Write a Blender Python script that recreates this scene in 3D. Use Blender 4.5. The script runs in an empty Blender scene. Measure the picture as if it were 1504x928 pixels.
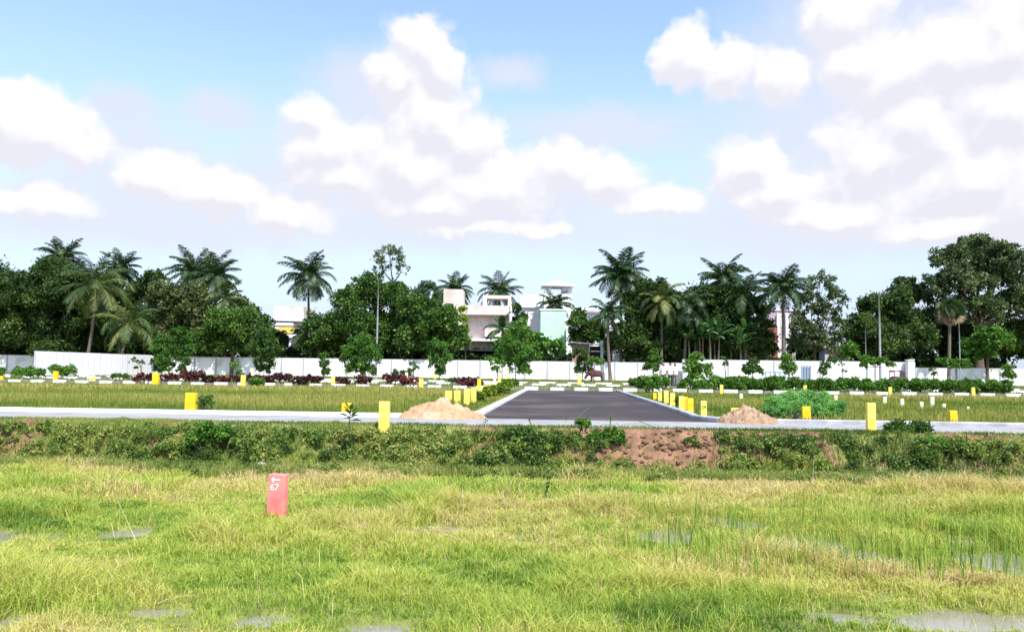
import bpy, math, numpy as np
from mathutils import Matrix, Vector
rng = np.random.default_rng(7)
R = math.radians
sc = bpy.context.scene
COL = sc.collection

# ------------------------------------------------------------------ camera model
F = 1180.0; CX, CY = 752.0, 464.0; EYE = 1.05
PITCH = math.atan(81 / F); ROLL = 0.0135
CAMROT = Matrix.Rotation(math.pi / 2 + PITCH, 3, 'X') @ Matrix.Rotation(ROLL, 3, 'Z')
CR = np.array(CAMROT)
def ray(px, py): return CR @ np.array([(px - CX) / F, -(py - CY) / F, -1.0])
def at(px, py, Y):
    d = ray(px, py); t = Y / d[1]; return np.array([d[0] * t, Y, EYE + d[2] * t])
def gnd(px, py, z=0.0):
    d = ray(px, py); t = (z - EYE) / d[2]; return np.array([d[0] * t, d[1] * t, z])

# ------------------------------------------------------------------ noise
def _h(ix, iy, s):
    n = (ix.astype(np.int64) * 374761393 + iy.astype(np.int64) * 668265263 + s * 982451653) & 0x7fffffff
    n = ((n ^ (n >> 13)) * 1274126177) & 0x7fffffff
    return ((n ^ (n >> 16)) & 0xffff) / 65535.0
def vn(x, y, s=0):
    x = np.asarray(x, float); y = np.asarray(y, float)
    ix = np.floor(x); iy = np.floor(y); fx = x - ix; fy = y - iy
    fx = fx * fx * (3 - 2 * fx); fy = fy * fy * (3 - 2 * fy)
    a = _h(ix, iy, s); b = _h(ix + 1, iy, s); c = _h(ix, iy + 1, s); d = _h(ix + 1, iy + 1, s)
    return (a * (1 - fx) + b * fx) * (1 - fy) + (c * (1 - fx) + d * fx) * fy
def fbm(x, y, s=0, o=4):
    v = 0; a = .5; t = 0
    for i in range(o):
        v = v + a * vn(x * 2 ** i, y * 2 ** i, s + i * 17); t += a; a *= .5
    return v / t
def sst(a, b, x):
    t = np.clip((x - a) / (b - a), 0, 1); return t * t * (3 - 2 * t)

# ------------------------------------------------------------------ mesh builder
class MB:
    def __init__(s): s.v = []; s.f = []; s.n = 0; s.t = []; s.m = []; s.smooth = False
    def add(s, v, faces, tint=None, mi=0):
        v = np.asarray(v, float).reshape(-1, 3); s.v.append(v)
        for fa in (faces if isinstance(faces, list) and len(faces) and isinstance(faces[0], np.ndarray) else [faces]):
            if isinstance(fa, np.ndarray): s.f.append(fa + s.n); s.m.append(np.full(len(fa), mi))
            else:
                for q in fa: s.f.append(np.array([q]) + s.n); s.m.append(np.array([mi]))
        if tint is None: tint = np.full(len(v), .5)
        s.t.append(np.broadcast_to(np.asarray(tint, float), (len(v),)))
        s.n += len(v); return s
    def box(s, lo, hi, mi=0, rot=None, piv=None):
        x0, y0, z0 = lo; x1, y1, z1 = hi
        v = np.array([[x0,y0,z0],[x1,y0,z0],[x1,y1,z0],[x0,y1,z0],[x0,y0,z1],[x1,y0,z1],[x1,y1,z1],[x0,y1,z1]], float)
        if rot is not None:
            M = np.array(Matrix.Rotation(rot, 3, 'Z')); p = np.array(piv if piv is not None else [(x0+x1)/2,(y0+y1)/2,0])
            v = (v - p) @ M.T + p
        return s.add(v, np.array([[0,3,2,1],[4,5,6,7],[0,1,5,4],[1,2,6,5],[2,3,7,6],[3,0,4,7]]), mi=mi)
    def tube(s, pts, rad, n=7, cap=True, mi=0, tint=.5):
        pts = np.asarray(pts, float); m = len(pts); rad = np.broadcast_to(np.asarray(rad, float), (m,))
        d = np.gradient(pts, axis=0); d /= np.linalg.norm(d, axis=1)[:, None] + 1e-9
        ref = np.array([0.13, 1, 0.05]) if abs(d[0][1]) < .8 else np.array([1, 0, .1])
        vs = []
        for i in range(m):
            a = np.cross(d[i], ref); a /= np.linalg.norm(a) + 1e-9; b = np.cross(d[i], a)
            th = np.arange(n) * 2 * np.pi / n
            vs.append(pts[i] + rad[i] * (np.cos(th)[:, None] * a + np.sin(th)[:, None] * b))
        v = np.concatenate(vs); i = np.arange(m - 1)[:, None] * n; j = np.arange(n)[None]; k = (j + 1) % n
        q = np.stack([i + j, i + k, i + n + k, i + n + j], -1).reshape(-1, 4)
        fs = [q]
        if cap: fs += [np.array([np.arange(n)]), np.array([np.arange(n)[::-1] + (m - 1) * n])]
        return s.add(v, fs, tint, mi)
    def build(s, name, mats, parent=None, smooth=False, bevel=0):
        me = bpy.data.meshes.new(name)
        v = np.concatenate(s.v) if s.v else np.zeros((0, 3))
        off = np.array(parent['_b']) if parent is not None and '_b' in parent.keys() else np.zeros(3)
        v = v - off
        me.vertices.add(len(v)); me.vertices.foreach_set('co', v.astype(np.float32).ravel())
        cnt = np.concatenate([np.full(len(f), f.shape[1]) for f in s.f]); loops = np.concatenate([f.ravel() for f in s.f])
        me.loops.add(len(loops)); me.loops.foreach_set('vertex_index', loops.astype(np.int32))
        me.polygons.add(len(cnt)); st = np.concatenate([[0], np.cumsum(cnt)[:-1]])
        me.polygons.foreach_set('loop_start', st.astype(np.int32)); me.polygons.foreach_set('loop_total', cnt.astype(np.int32))
        me.polygons.foreach_set('material_index', np.concatenate(s.m).astype(np.int32))
        me.polygons.foreach_set('use_smooth', np.full(len(cnt), bool(smooth)))
        at_ = me.attributes.new('tint', 'FLOAT', 'POINT'); at_.data.foreach_set('value', np.concatenate(s.t).astype(np.float32))
        me.update(calc_edges=True)
        for m in (mats if isinstance(mats, (list, tuple)) else [mats]): me.materials.append(m)
        o = bpy.data.objects.new(name, me); COL.objects.link(o)
        if parent is not None: o.parent = parent
        if bevel:
            b = o.modifiers.new('bevel', 'BEVEL'); b.width = bevel; b.segments = 2; b.limit_method = 'ANGLE'
        return o
def tag(o, label=None, cat=None, group=None, kind=None):
    if label: o['label'] = label
    if cat: o['category'] = cat
    if group: o['group'] = group
    if kind: o['kind'] = kind
    return o
def thing(name, label, cat, loc, group=None):
    o = bpy.data.objects.new(name, None); COL.objects.link(o); o.location = [float(c) for c in loc]; o.empty_display_size = .2
    o['_b'] = [float(c) for c in loc]
    return tag(o, label, cat, group)

# ------------------------------------------------------------------ materials
def newmat(name):
    m = bpy.data.materials.new(name); m.use_nodes = True; nt = m.node_tree; nt.nodes.clear()
    out = nt.nodes.new('ShaderNodeOutputMaterial'); return m, nt, out
def N(nt, t, **k):
    n = nt.nodes.new(t)
    for a, b in k.items(): setattr(n, a, b)
    return n
def mat(name, c1, c2=None, rough=.8, scale=4.0, bump=0.0, spec=.3, detail=6, c3=None, scale3=.6, metal=0, lo=.35, hi=.65, t3=.48):
    m, nt, out = newmat(name); b = N(nt, 'ShaderNodeBsdfPrincipled'); nt.links.new(b.outputs[0], out.inputs[0])
    b.inputs['Roughness'].default_value = rough; b.inputs['Specular IOR Level'].default_value = spec; b.inputs['Metallic'].default_value = metal
    c2 = c2 or tuple(x * .75 for x in c1)
    tc = N(nt, 'ShaderNodeTexCoord'); no = N(nt, 'ShaderNodeTexNoise'); no.inputs['Scale'].default_value = scale; no.inputs['Detail'].default_value = detail
    nt.links.new(tc.outputs['Object'], no.inputs['Vector'])
    cr = N(nt, 'ShaderNodeValToRGB'); cr.color_ramp.elements[0].position = lo; cr.color_ramp.elements[1].position = hi
    cr.color_ramp.elements[0].color = (*c2, 1); cr.color_ramp.elements[1].color = (*c1, 1)
    nt.links.new(no.outputs[0], cr.inputs[0]); col = cr.outputs[0]
    if c3:
        n3 = N(nt, 'ShaderNodeTexNoise'); n3.inputs['Scale'].default_value = scale3; n3.inputs['Detail'].default_value = 5
        nt.links.new(tc.outputs['Object'], n3.inputs['Vector'])
        r3 = N(nt, 'ShaderNodeValToRGB'); r3.color_ramp.elements[0].position = t3; r3.color_ramp.elements[1].position = t3 + .18
        nt.links.new(n3.outputs[0], r3.inputs[0])
        mx = N(nt, 'ShaderNodeMixRGB'); mx.inputs[2].default_value = (*c3, 1)
        nt.links.new(r3.outputs[0], mx.inputs[0]); nt.links.new(col, mx.inputs[1]); col = mx.outputs[0]
    nt.links.new(col, b.inputs['Base Color'])
    if bump:
        bp = N(nt, 'ShaderNodeBump'); bp.inputs['Strength'].default_value = 1; bp.inputs['Distance'].default_value = bump
        nt.links.new(no.outputs[0], bp.inputs['Height']); nt.links.new(bp.outputs[0], b.inputs['Normal'])
    return m
def leafmat(name, cols, trans=.35, rough=.5, spec=.25):
    m, nt, out = newmat(name); b = N(nt, 'ShaderNodeBsdfPrincipled'); tr = N(nt, 'ShaderNodeBsdfTranslucent'); mx = N(nt, 'ShaderNodeMixShader')
    b.inputs['Roughness'].default_value = rough; b.inputs['Specular IOR Level'].default_value = spec
    a = N(nt, 'ShaderNodeAttribute', attribute_name='tint'); cr = N(nt, 'ShaderNodeValToRGB')
    el = cr.color_ramp.elements
    while len(el) < len(cols): el.new(.5)
    for i, c in enumerate(cols): el[i].position = i / (len(cols) - 1); el[i].color = (*c, 1)
    nt.links.new(a.outputs['Fac'], cr.inputs[0]); nt.links.new(cr.outputs[0], b.inputs['Base Color'])
    g = N(nt, 'ShaderNodeMixRGB', blend_type='MULTIPLY'); g.inputs[0].default_value = 1; g.inputs[2].default_value = (1.15, 1.15, .55, 1)
    nt.links.new(cr.outputs[0], g.inputs[1]); nt.links.new(g.outputs[0], tr.inputs[0])
    mx.inputs[0].default_value = trans; nt.links.new(b.outputs[0], mx.inputs[1]); nt.links.new(tr.outputs[0], mx.inputs[2]); nt.links.new(mx.outputs[0], out.inputs[0])
    return m
M = {}
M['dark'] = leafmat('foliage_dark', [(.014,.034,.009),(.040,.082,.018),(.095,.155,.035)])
M['mid'] = leafmat('foliage_mid', [(.020,.052,.010),(.060,.130,.022),(.130,.215,.042)])
M['bright'] = leafmat('foliage_bright', [(.025,.075,.012),(.075,.185,.022),(.16,.29,.045)])
M['mango'] = leafmat('foliage_mango', [(.025,.05,.012),(.07,.10,.03),(.19,.20,.09)])
M['grey'] = leafmat('foliage_greygreen', [(.022,.045,.016),(.070,.110,.040),(.15,.19,.085)])
M['far'] = leafmat('foliage_far_haze', [(.04,.07,.045),(.08,.13,.08),(.13,.18,.11)])  # pale bluish leaf colours hold the haze of distance
M['maroon'] = leafmat('foliage_maroon', [(.02,.012,.010),(.075,.022,.028),(.20,.055,.05)])
M['lime'] = leafmat('foliage_lime', [(.10,.18,.02),(.22,.32,.03),(.35,.42,.05)])
M['croton'] = leafmat('foliage_croton', [(.03,.09,.01),(.10,.20,.015),(.5,.42,.04)])
M['feather'] = leafmat('foliage_feather', [(.07,.20,.05),(.15,.36,.085),(.26,.50,.15)])
M['palm'] = leafmat('palm_frond', [(.012,.032,.010),(.035,.075,.022),(.09,.14,.05)], trans=.25, rough=.4, spec=.4)
M['palmy'] = leafmat('palm_frond_yellow', [(.018,.042,.012),(.055,.10,.028),(.24,.25,.085)], trans=.25)
M['banana'] = leafmat('banana_leaf', [(.018,.055,.02),(.05,.13,.04),(.13,.24,.10)], trans=.3, rough=.35, spec=.5)
M['grass'] = leafmat('field_grass', [(.075,.150,.026),(.245,.365,.055),(.400,.460,.088),(.530,.480,.150),(.570,.450,.250)], trans=.35, rough=.55, spec=.2)
M['plotgrass'] = leafmat('plot_grass', [(.085,.150,.022),(.220,.250,.050),(.330,.300,.090),(.420,.340,.160)], trans=.3, rough=.6, spec=.15)
M['scrub'] = leafmat('bank_scrub', [(.030,.060,.014),(.085,.150,.028),(.170,.250,.045),(.300,.310,.090)], trans=.3)
M['straw'] = leafmat('dry_stalk', [(.25,.21,.08),(.45,.40,.18),(.55,.5,.28)], trans=.2)
M['bark'] = mat('bark', (.11,.085,.06), (.05,.04,.03), scale=6, bump=.03, rough=.95)
M['palmbark'] = mat('palm_bark', (.17,.14,.11), (.08,.065,.05), scale=9, bump=.03, rough=.95)
M['concrete'] = mat('concrete', (.31,.31,.315), (.23,.23,.235), scale=3.5, bump=.004, rough=.9, c3=(.22,.21,.19), scale3=.9)
M['kerbpaint'] = mat('white_kerb_paint', (.66,.66,.67), (.48,.48,.48), scale=5, rough=.8, bump=.003, lo=.3, hi=.5)
M['kerbgrey'] = mat('unpainted_kerb', (.20,.19,.18), (.10,.10,.095), scale=5, rough=.9)
M['kerb'] = mat('cast_kerb', (.40,.41,.44), (.27,.27,.30), scale=3, bump=.004, rough=.85, c3=(.24,.23,.22), scale3=1.1)
M['asphalt'] = mat('asphalt', (.048,.040,.043), (.033,.028,.031), scale=60, bump=.004, rough=.9, spec=.2, detail=8, c3=(.090,.072,.064), scale3=.32)
M['sand'] = mat('sand', (.42,.26,.15), (.30,.18,.10), scale=9, bump=.05, rough=.95, detail=8, c3=(.44,.31,.20), scale3=2)
M['soil'] = mat('red_soil', (.21,.115,.07), (.10,.055,.035), scale=9, bump=.05, rough=.95, detail=8)
M['yellow'] = mat('yellow_paint', (.82,.50,.015), (.70,.38,.015), scale=7, bump=.003, rough=.55, lo=.3, hi=.6, c3=(.42,.27,.07), scale3=5, t3=.60)
M['cream'] = mat('faded_yellow_paint', (.85,.63,.15), (.76,.50,.07), scale=6, bump=.003, rough=.6, lo=.35, hi=.6, c3=(.52,.40,.16), scale3=5, t3=.60)
M['pale'] = mat('weathered_cream_paint', (.80,.73,.52), (.66,.58,.38), scale=8, rough=.7)
M['red'] = mat('pink_red_paint', (.78,.20,.20), (.72,.14,.13), scale=6, bump=.003, rough=.55, lo=.3, hi=.62, c3=(.82,.27,.20), scale3=5)
M['white'] = mat('white_lettering', (.86,.80,.80), (.78,.70,.70), scale=10)
M['black'] = mat('black_lettering', (.03,.03,.03), (.02,.02,.02))
M['wall'] = mat('whitewashed_wall', (.70,.70,.72), (.56,.56,.58), scale=1.2, rough=.85, lo=.2, hi=.5, c3=(.50,.49,.48), scale3=.7)
M['wallpost'] = mat('grey_wall_post', (.36,.36,.38), (.28,.28,.30), scale=3)
M['sheet'] = mat('white_metal_sheet', (.70,.70,.73), (.60,.60,.63), scale=1.5, rough=.5, lo=.2, hi=.5)
M['sheetrib'] = mat('sheet_seam', (.5,.5,.53), (.4,.4,.43))
M['beige'] = mat('beige_render', (.70,.60,.55), (.60,.50,.46), scale=.8, rough=.9, c3=(.50,.40,.35), scale3=.3)
M['whiteh'] = mat('white_render', (.76,.75,.77), (.64,.63,.66), scale=.9, rough=.9)
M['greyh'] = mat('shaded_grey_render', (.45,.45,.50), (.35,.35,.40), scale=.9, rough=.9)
M['mint'] = mat('mint_render', (.46,.72,.52), (.40,.66,.47), scale=.7, rough=.9)
M['pink'] = mat('mauve_render', (.46,.36,.40), (.36,.28,.32), scale=.8)
M['brick'] = mat('red_brick', (.34,.10,.075), (.24,.07,.055), scale=5)
M['brown'] = mat('brown_boards', (.36,.24,.18), (.24,.15,.11), scale=4)
M['yelpanel'] = mat('yellow_parapet', (.66,.50,.12), (.55,.42,.10), scale=2)
M['dark_roof_shade'] = mat('dark_roof_and_shade', (.035,.03,.035), (.02,.02,.022), scale=3, rough=.6)  # sheet roof and lamp heads; also panels for the shade inside the sheds
M['glass'] = mat('dark_window_glass', (.03,.035,.045), (.02,.022,.03), rough=.15, spec=.6)
M['steel'] = mat('grey_galvanised_steel', (.30,.31,.32), (.22,.23,.24), rough=.5, metal=.2)
M['gateblue'] = mat('blue_gate_paint', (.22,.30,.42), (.16,.22,.32), rough=.5)
M['maroonpaint'] = mat('maroon_paint', (.20,.03,.06), (.14,.02,.04), rough=.35, spec=.5)
M['rubber'] = mat('rubber', (.02,.02,.02), (.015,.015,.015))
M['skin'] = mat('skin', (.22,.12,.08), (.18,.10,.065), rough=.6)
M['hair'] = mat('hair', (.012,.01,.01), (.008,.007,.007), rough=.5)
M['shirt'] = mat('white_shirt', (.76,.76,.82), (.66,.66,.74), scale=7, bump=.02)
M['trouser'] = mat('dark_trousers', (.035,.035,.045), (.022,.022,.03))
M['greytrouser'] = mat('grey_trousers', (.16,.16,.16), (.11,.11,.11))
M['cow'] = mat('brown_hide', (.085,.035,.028), (.04,.018,.016), scale=4)
M['horn'] = mat('horn', (.25,.2,.15))
M['stone'] = mat('dark_stone', (.09,.06,.05), (.04,.03,.028), scale=8, bump=.03)
M['bird'] = mat('black_feathers', (.015,.015,.02), (.01,.01,.012), rough=.4)

# ------------------------------------------------------------------ terrain
WL = -0.835
PUD = [(15,792,72,13),(195,782,42,9),(985,786,48,14),(1075,772,55,10),(1180,803,110,13),(640,776,50,7),(1275,818,55,16),(1485,824,95,34),
       (1390,917,190,18),(380,916,60,8),(20,915,35,9),(760,792,30,5),(1240,862,40,4),(560,925,60,6),(250,902,60,5)]
PG = []
for px, py, rx, ry in PUD:
    c = gnd(px, py, WL); D = c[1]
    PG.append((c[0], c[1], rx * D / F, max(.16, ry * D * D / (F * (EYE - WL)))))
def pud(X, Y, k=1.0, dy=0.0):
    m = np.zeros_like(X); w = (fbm(X * 1.7, Y * 1.7, 31) - .5) * 1.5
    for cx, cy, rx, ry in PG:
        d = np.sqrt(((X - cx) / (rx * k)) ** 2 + ((Y - cy + dy) / (ry * k + .1 * (k - 1))) ** 2) + w
        m = np.maximum(m, 1 - sst(.55, 1.15, d))
    return m
def bankparam(X):
    top = 15.62 - .035 * X + (fbm(X * .5, X * 0, 5) - .5) * .35
    foot = 14.4 - .035 * X + (fbm(X * .7, X * 0 + 9, 8) - .5) * .9
    return foot, top
def tz(X, Y):
    foot, top = bankparam(X); t = np.clip((Y - foot) / (top - foot), 0, 1)
    t2 = sst(0, 1, t)
    field = -0.80 + (fbm(X * .6, Y * .6, 3) - .5) * .03 - .075 * pud(X, Y)
    z = field * (1 - t2) + (-.02) * t2
    z = z + np.sin(np.pi * t) * ((fbm(X * 2.2, Y * 2.2, 12) - .5) * .40 + (fbm(X * 6, Y * 3, 15) - .5) * .30) * ((t > 0) & (t < 1))
    return z
xs = np.unique(np.round(np.concatenate([np.arange(-15, 15.01, .11), np.arange(-60, 60, 1.5), np.linspace(-2600, 2600, 53)]), 3))
ys = np.unique(np.round(np.concatenate([np.arange(1.5, 13.6, .11), np.arange(13.6, 17.2, .055), np.arange(17.3, 130, 1.5), [-2500,-800,-200,-40,-8,-3,-1,0,.8], [150,200,300,500,900,1600,2800]]), 3))
GX, GY = np.meshgrid(xs, ys)
GZ = tz(GX, GY); nx, ny = len(xs), len(ys)
g = MB(); idx = np.arange(nx * ny).reshape(ny, nx)
q = np.stack([idx[:-1, :-1], idx[:-1, 1:], idx[1:, 1:], idx[1:, :-1]], -1).reshape(-1, 4)
foot, top = bankparam(GX)
# tint: 0 field, .5 bank soil, 1 plots
def bare(px): # amount of open earth along the bank
    b_ = np.zeros_like(np.asarray(px, float))
    for c, w_, a_ in ((948,122,.93),(1090,60,.4),(20,40,.5),(715,30,.55),(1440,50,.3),(235,30,.35),(1180,30,.45)): b_ = np.maximum(b_, a_ * np.exp(-((px - c) / w_) ** 4))
    return b_
brn = bare(CX + GX / 15.2 * F) + .5 * (fbm(GX * 1.3, GY * 1.3, 141) - .5)
tt = np.where(GY < foot, 0, np.where(GY < top + .15, np.where(brn > .3, .5, .05 + .9 * np.clip(brn, 0, .3)), 1.0))
g.add(np.stack([GX, GY, GZ], -1).reshape(-1, 3), q, tt.ravel())
m, nt, out = newmat('ground_soil_and_turf'); b = N(nt, 'ShaderNodeBsdfPrincipled'); nt.links.new(b.outputs[0], out.inputs[0]); b.inputs['Roughness'].default_value = .95
b.inputs['Specular IOR Level'].default_value = .15
a = N(nt, 'ShaderNodeAttribute', attribute_name='tint'); cr = N(nt, 'ShaderNodeValToRGB'); el = cr.color_ramp.elements; el.new(.5)
for e, p, c in zip(el, (0, .5, 1), ((.15,.17,.045), (.20,.112,.07), (.19,.18,.055))): e.position = p; e.color = (*c, 1)
nt.links.new(a.outputs['Fac'], cr.inputs[0])
tc = N(nt, 'ShaderNodeTexCoord'); no = N(nt, 'ShaderNodeTexNoise'); no.inputs['Scale'].default_value = 5; no.inputs['Detail'].default_value = 9
nt.links.new(tc.outputs['Object'], no.inputs[0]); mr = N(nt, 'ShaderNodeMapRange'); mr.inputs[1].default_value = .3; mr.inputs[2].default_value = .7; mr.inputs[3].default_value = .55; mr.inputs[4].default_value = 1.35
nt.links.new(no.outputs[0], mr.inputs[0]); mu = N(nt, 'ShaderNodeMixRGB', blend_type='MULTIPLY'); mu.inputs[0].default_value = 1
nt.links.new(cr.outputs[0], mu.inputs[1]); nt.links.new(mr.outputs[0], mu.inputs[2]); nt.links.new(mu.outputs[0], b.inputs['Base Color'])
bp = N(nt, 'ShaderNodeBump'); bp.inputs['Distance'].default_value = .06; nt.links.new(no.outputs[0], bp.inputs['Height']); nt.links.new(bp.outputs[0], b.inputs['Normal'])
tag(g.build('ground', m, smooth=True), kind='structure')

# water in the flooded hollows
m, nt, out = newmat('muddy_water'); b = N(nt, 'ShaderNodeBsdfPrincipled'); nt.links.new(b.outputs[0], out.inputs[0])
b.inputs['Base Color'].default_value = (.20,.19,.15,1); b.inputs['Roughness'].default_value = .05; b.inputs['Specular IOR Level'].default_value = 1.0
no = N(nt, 'ShaderNodeTexNoise'); no.inputs['Scale'].default_value = 9; bp = N(nt, 'ShaderNodeBump'); bp.inputs['Distance'].default_value = .004; nt.links.new(no.outputs[0], bp.inputs['Height']); nt.links.new(bp.outputs[0], b.inputs['Normal'])
w = MB()
w.add([[-13, 3.5, WL], [13, 3.5, WL], [13, 14.2, WL], [-13, 14.2, WL]], np.array([[0, 1, 2, 3]]))
tag(w.build('water', m), kind='structure')

# ------------------------------------------------------------------ grass blades
def blades(mb, X, Y, Z, H, W, tint, lean=.35, dirs=None, bend=.5):
    n = len(X); th = rng.uniform(0, 2 * np.pi, n); la = rng.uniform(0, 2 * np.pi, n) if dirs is None else dirs
    ln = rng.uniform(.05, 1, n) * lean * H
    wx = np.cos(th) * W / 2; wy = np.sin(th) * W / 2
    lx = np.cos(la) * ln; ly = np.sin(la) * ln
    v = np.empty((n, 5, 3))
    v[:, 0] = np.stack([X - wx, Y - wy, Z - .02], -1); v[:, 1] = np.stack([X + wx, Y + wy, Z - .02], -1)
    mx, my, mz = X + lx * .3, Y + ly * .3, Z + H * .58
    v[:, 2] = np.stack([mx + wx * .8, my + wy * .8, mz], -1); v[:, 3] = np.stack([mx - wx * .8, my - wy * .8, mz], -1)
    v[:, 4] = np.stack([X + lx, Y + ly, Z + H * (1 - bend * .25 * (ln / H) ** 1)], -1)
    i = np.arange(n)[:, None] * 5
    mb.add(v.reshape(-1, 3), [i + np.array([[0, 1, 2, 3]]), i + np.array([[3, 2, 4]])], np.repeat(np.clip(tint, 0, 1), 5))
def samp(n, y0, y1, k=.64, mg=1.6, pw=1.0):
    Y = y0 + (y1 - y0) * rng.uniform(0, 1, n) ** pw
    X = (rng.uniform(-1, 1, n)) * (k * Y + mg); return X, Y
gr = MB()
def field_patch(n, y0, y1, wid):
    X, Y = samp(n, y0, y1)
    # gather into tufts
    tx = np.round(X * 5.5) / 5.5; ty = np.round(Y * 5.5) / 5.5
    jx = (_h(tx * 55, ty * 55, 4) - .5) * .2; jy = (_h(tx * 55, ty * 55, 5) - .5) * .2
    pull = rng.uniform(0, .75, n) * (rng.uniform(0, 1, n) < .6)
    X = X + (tx + jx - X) * pull; Y = Y + (ty + jy - Y) * pull
    foot, top = bankparam(X); P = pud(X, Y); PB = pud(X, Y, 1.6, .45)
    keep = (Y < foot + .45) & (rng.uniform(0, 1, n) > P * .80)
    X, Y, P, PB = X[keep], Y[keep], P[keep], PB[keep]; n = len(X)
    big = fbm(X * .28 + 4, Y * .4, 41); med = fbm(X * .9, Y * 1.3, 44); sm = fbm(X * 3, Y * 3, 47, 3)
    H = (.045 + .085 * sst(.3, .72, med) + .06 * sst(.45, .8, sm)) * rng.uniform(.45, 1.4, n) * (1 - .68 * PB) * (1 - .15 * sst(8, 5, Y))
    H = H * (1 + .9 * sst(.56, .68, fbm(X * .75 + 3, Y * 1.0 + 8, 171)) * (PB < .4))
    tint = .10 + .95 * (sst(.32, .70, big) * .45 + sst(.3, .7, med) * .22 + (sm - .5) * .25 + .10) + rng.normal(0, .13, n) + .25 * sst(11.5, 14.5, Y) * sst(.35, .6, big)
    dry = (fbm(X * .5 + 20, Y * .8, 60) > .60) & (rng.uniform(0, 1, n) < .55); tint[dry] += .33
    lushf = fbm(X * .5 - 7, Y * .8, 66) > .56; tint[lushf] -= .20
    blades(gr, X, Y, tz(X, Y), H, wid * rng.uniform(.6, 1.3, n), tint, lean=1.3)
field_patch(170000, 3.4, 7.5, .0070)
field_patch(190000, 6.8, 11.0, .0095)
field_patch(160000, 10.5, 16.0, .013)
# seed stalks standing above the turf
X, Y = samp(1700, 5.5, 15.0); P = pud(X, Y); keep = (P < .5) & (fbm(X * .6, Y * .6, 77) > .42); X, Y = X[keep], Y[keep]; n = len(X)
blades(gr, X, Y, tz(X, Y), rng.uniform(.16, .36, n), np.full(n, .004) + .0004 * Y, rng.uniform(.4, 1, n), lean=1.3, bend=1.6)
# taller reeds at the wet right side
X, Y = samp(9000, 7.2, 11.5); k = (X > 1.0) & (fbm(X * .9, Y * 1.2, 82) > .53); X, Y = X[k], Y[k]; n = len(X)
blades(gr, X, Y, tz(X, Y), rng.uniform(.2, .42, n), np.full(n, .009), rng.uniform(.0, .45, n), lean=.4)
tag(gr.build('field_grass', M['grass']), 'wet yellow-green meadow grass with puddles filling the foreground field', 'grass', kind='stuff')

# road frame: direction of the road and of everything across it
T = .0612
TF = .035
def cross(X, Y0): return Y0 - T * X
def front(X, Y0): return Y0 - TF * X
def roadx(Y, off): return off + T * (Y - 18.0)      # off 0 = left inner kerb edge
RL, RR = -.72, 4.22
pg = MB()
def plot_patch(n, y0, y1, x0, x1, wid, hmin, hmax, tadd=0.0):
    X = rng.uniform(x0, x1, n); Y = rng.uniform(y0, y1, n)
    Yc = Y + T * X
    m1 = (Yc > 18.25) & (Yc < 45.8)
    m2 = ((X < roadx(Y, RL) - .45) | (X > roadx(Y, RR) + .45))
    k = m1 & m2 & (np.abs(X) < .68 * Y + 3)
    X, Y = X[k], Y[k]; n = len(X)
    a = fbm(X * .12, Y * .25, 90); b_ = fbm(X * .8, Y * .8, 93)
    H = (hmin + (hmax - hmin) * sst(.3, .7, a)) * rng.uniform(.6, 1.25, n)
    near = np.minimum(np.abs(X - roadx(Y, RL)), np.abs(X - roadx(Y, RR))); H *= .35 + .65 * sst(.4, 2.2, near)
    H *= (.6 + .4 * sst(18.2, 20, Y + T * X)) * (.3 + .7 * sst(45, 38, Y + T * X))
    tint = .03 + .50 * sst(.3, .68, a) + .5 * (b_ - .5) + rng.normal(0, .12, n) + tadd - .25 * sst(2.5, .5, near) - .25 * sst(40, 45, Y + T * X)
    blades(pg, X, Y, np.full(n, -.02), H, wid * (.6 + .8 * rng.uniform(0, 1, n)), tint, lean=.4)
plot_patch(110000, 17.5, 30, -24, 24, .018, .12, .27)
plot_patch(120000, 29, 49, -36, 36, .035, .13, .28, .05)
tag(pg.build('plot_grass', M['plotgrass']), 'olive-brown tall grass over the vacant plots on both sides of the road', 'grass', kind='stuff')
vg = MB(); n = 120000
X = rng.uniform(-75, 75, n); Y = 46 + 62 * rng.uniform(0, 1, n) ** 1.2; k = (np.abs(X) < .68 * Y + 3) & (Y + T * X > 46.4); X, Y = X[k], Y[k]; n = len(X)
pat = fbm(X * .15, Y * .15, 101)
k = rng.uniform(0, 1, n) < sst(.28, .5, pat); X, Y, pat = X[k], Y[k], pat[k]; n = len(X)
blades(vg, X, Y, np.full(n, -.02), rng.uniform(.04, .14, n), .06 + .0009 * Y, .15 + rng.normal(0, .14, n) + .3 * (pat - .4), lean=.5)
tag(vg.build('verge_grass', M['plotgrass']), 'short green weeds on the verge between the road end and the white wall', 'grass', kind='stuff')

# ------------------------------------------------------------------ roads, kerbs, strip
def sweep(mb, path, prof, mi=0):      # path list (x,y); prof list (offset to the left normal, z)
    p = np.array(path, float); d = np.gradient(p, axis=0); d /= np.linalg.norm(d, axis=1)[:, None]; nn = np.stack([-d[:, 1], d[:, 0]], -1)
    pr = np.array(prof); m, k = len(p), len(pr)
    v = np.zeros((m, k, 3)); v[:, :, :2] = p[:, None] + nn[:, None] * pr[None, :, :1]; v[:, :, 2] = pr[None, :, 1]
    i = np.arange(m - 1)[:, None] * k; j = np.arange(k)[None]; j2 = (j + 1) % k
    q = np.stack([i + j, i + k + j, i + k + j2, i + j2], -1).reshape(-1, 4)
    mb.add(v.reshape(-1, 3), [q, np.array([np.arange(k)]), np.array([np.arange(k)[::-1] + (m - 1) * k])], mi=mi)
rd = MB()
yy = np.linspace(17.6, 45.6, 15)
Lx = [roadx(y, RL) for y in yy]; Rx = [roadx(y, RR) for y in yy]
Lx[0] -= .9; Rx[0] += 1.3; Lx[1] -= .0; Rx[1] += .15
v = []
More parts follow.
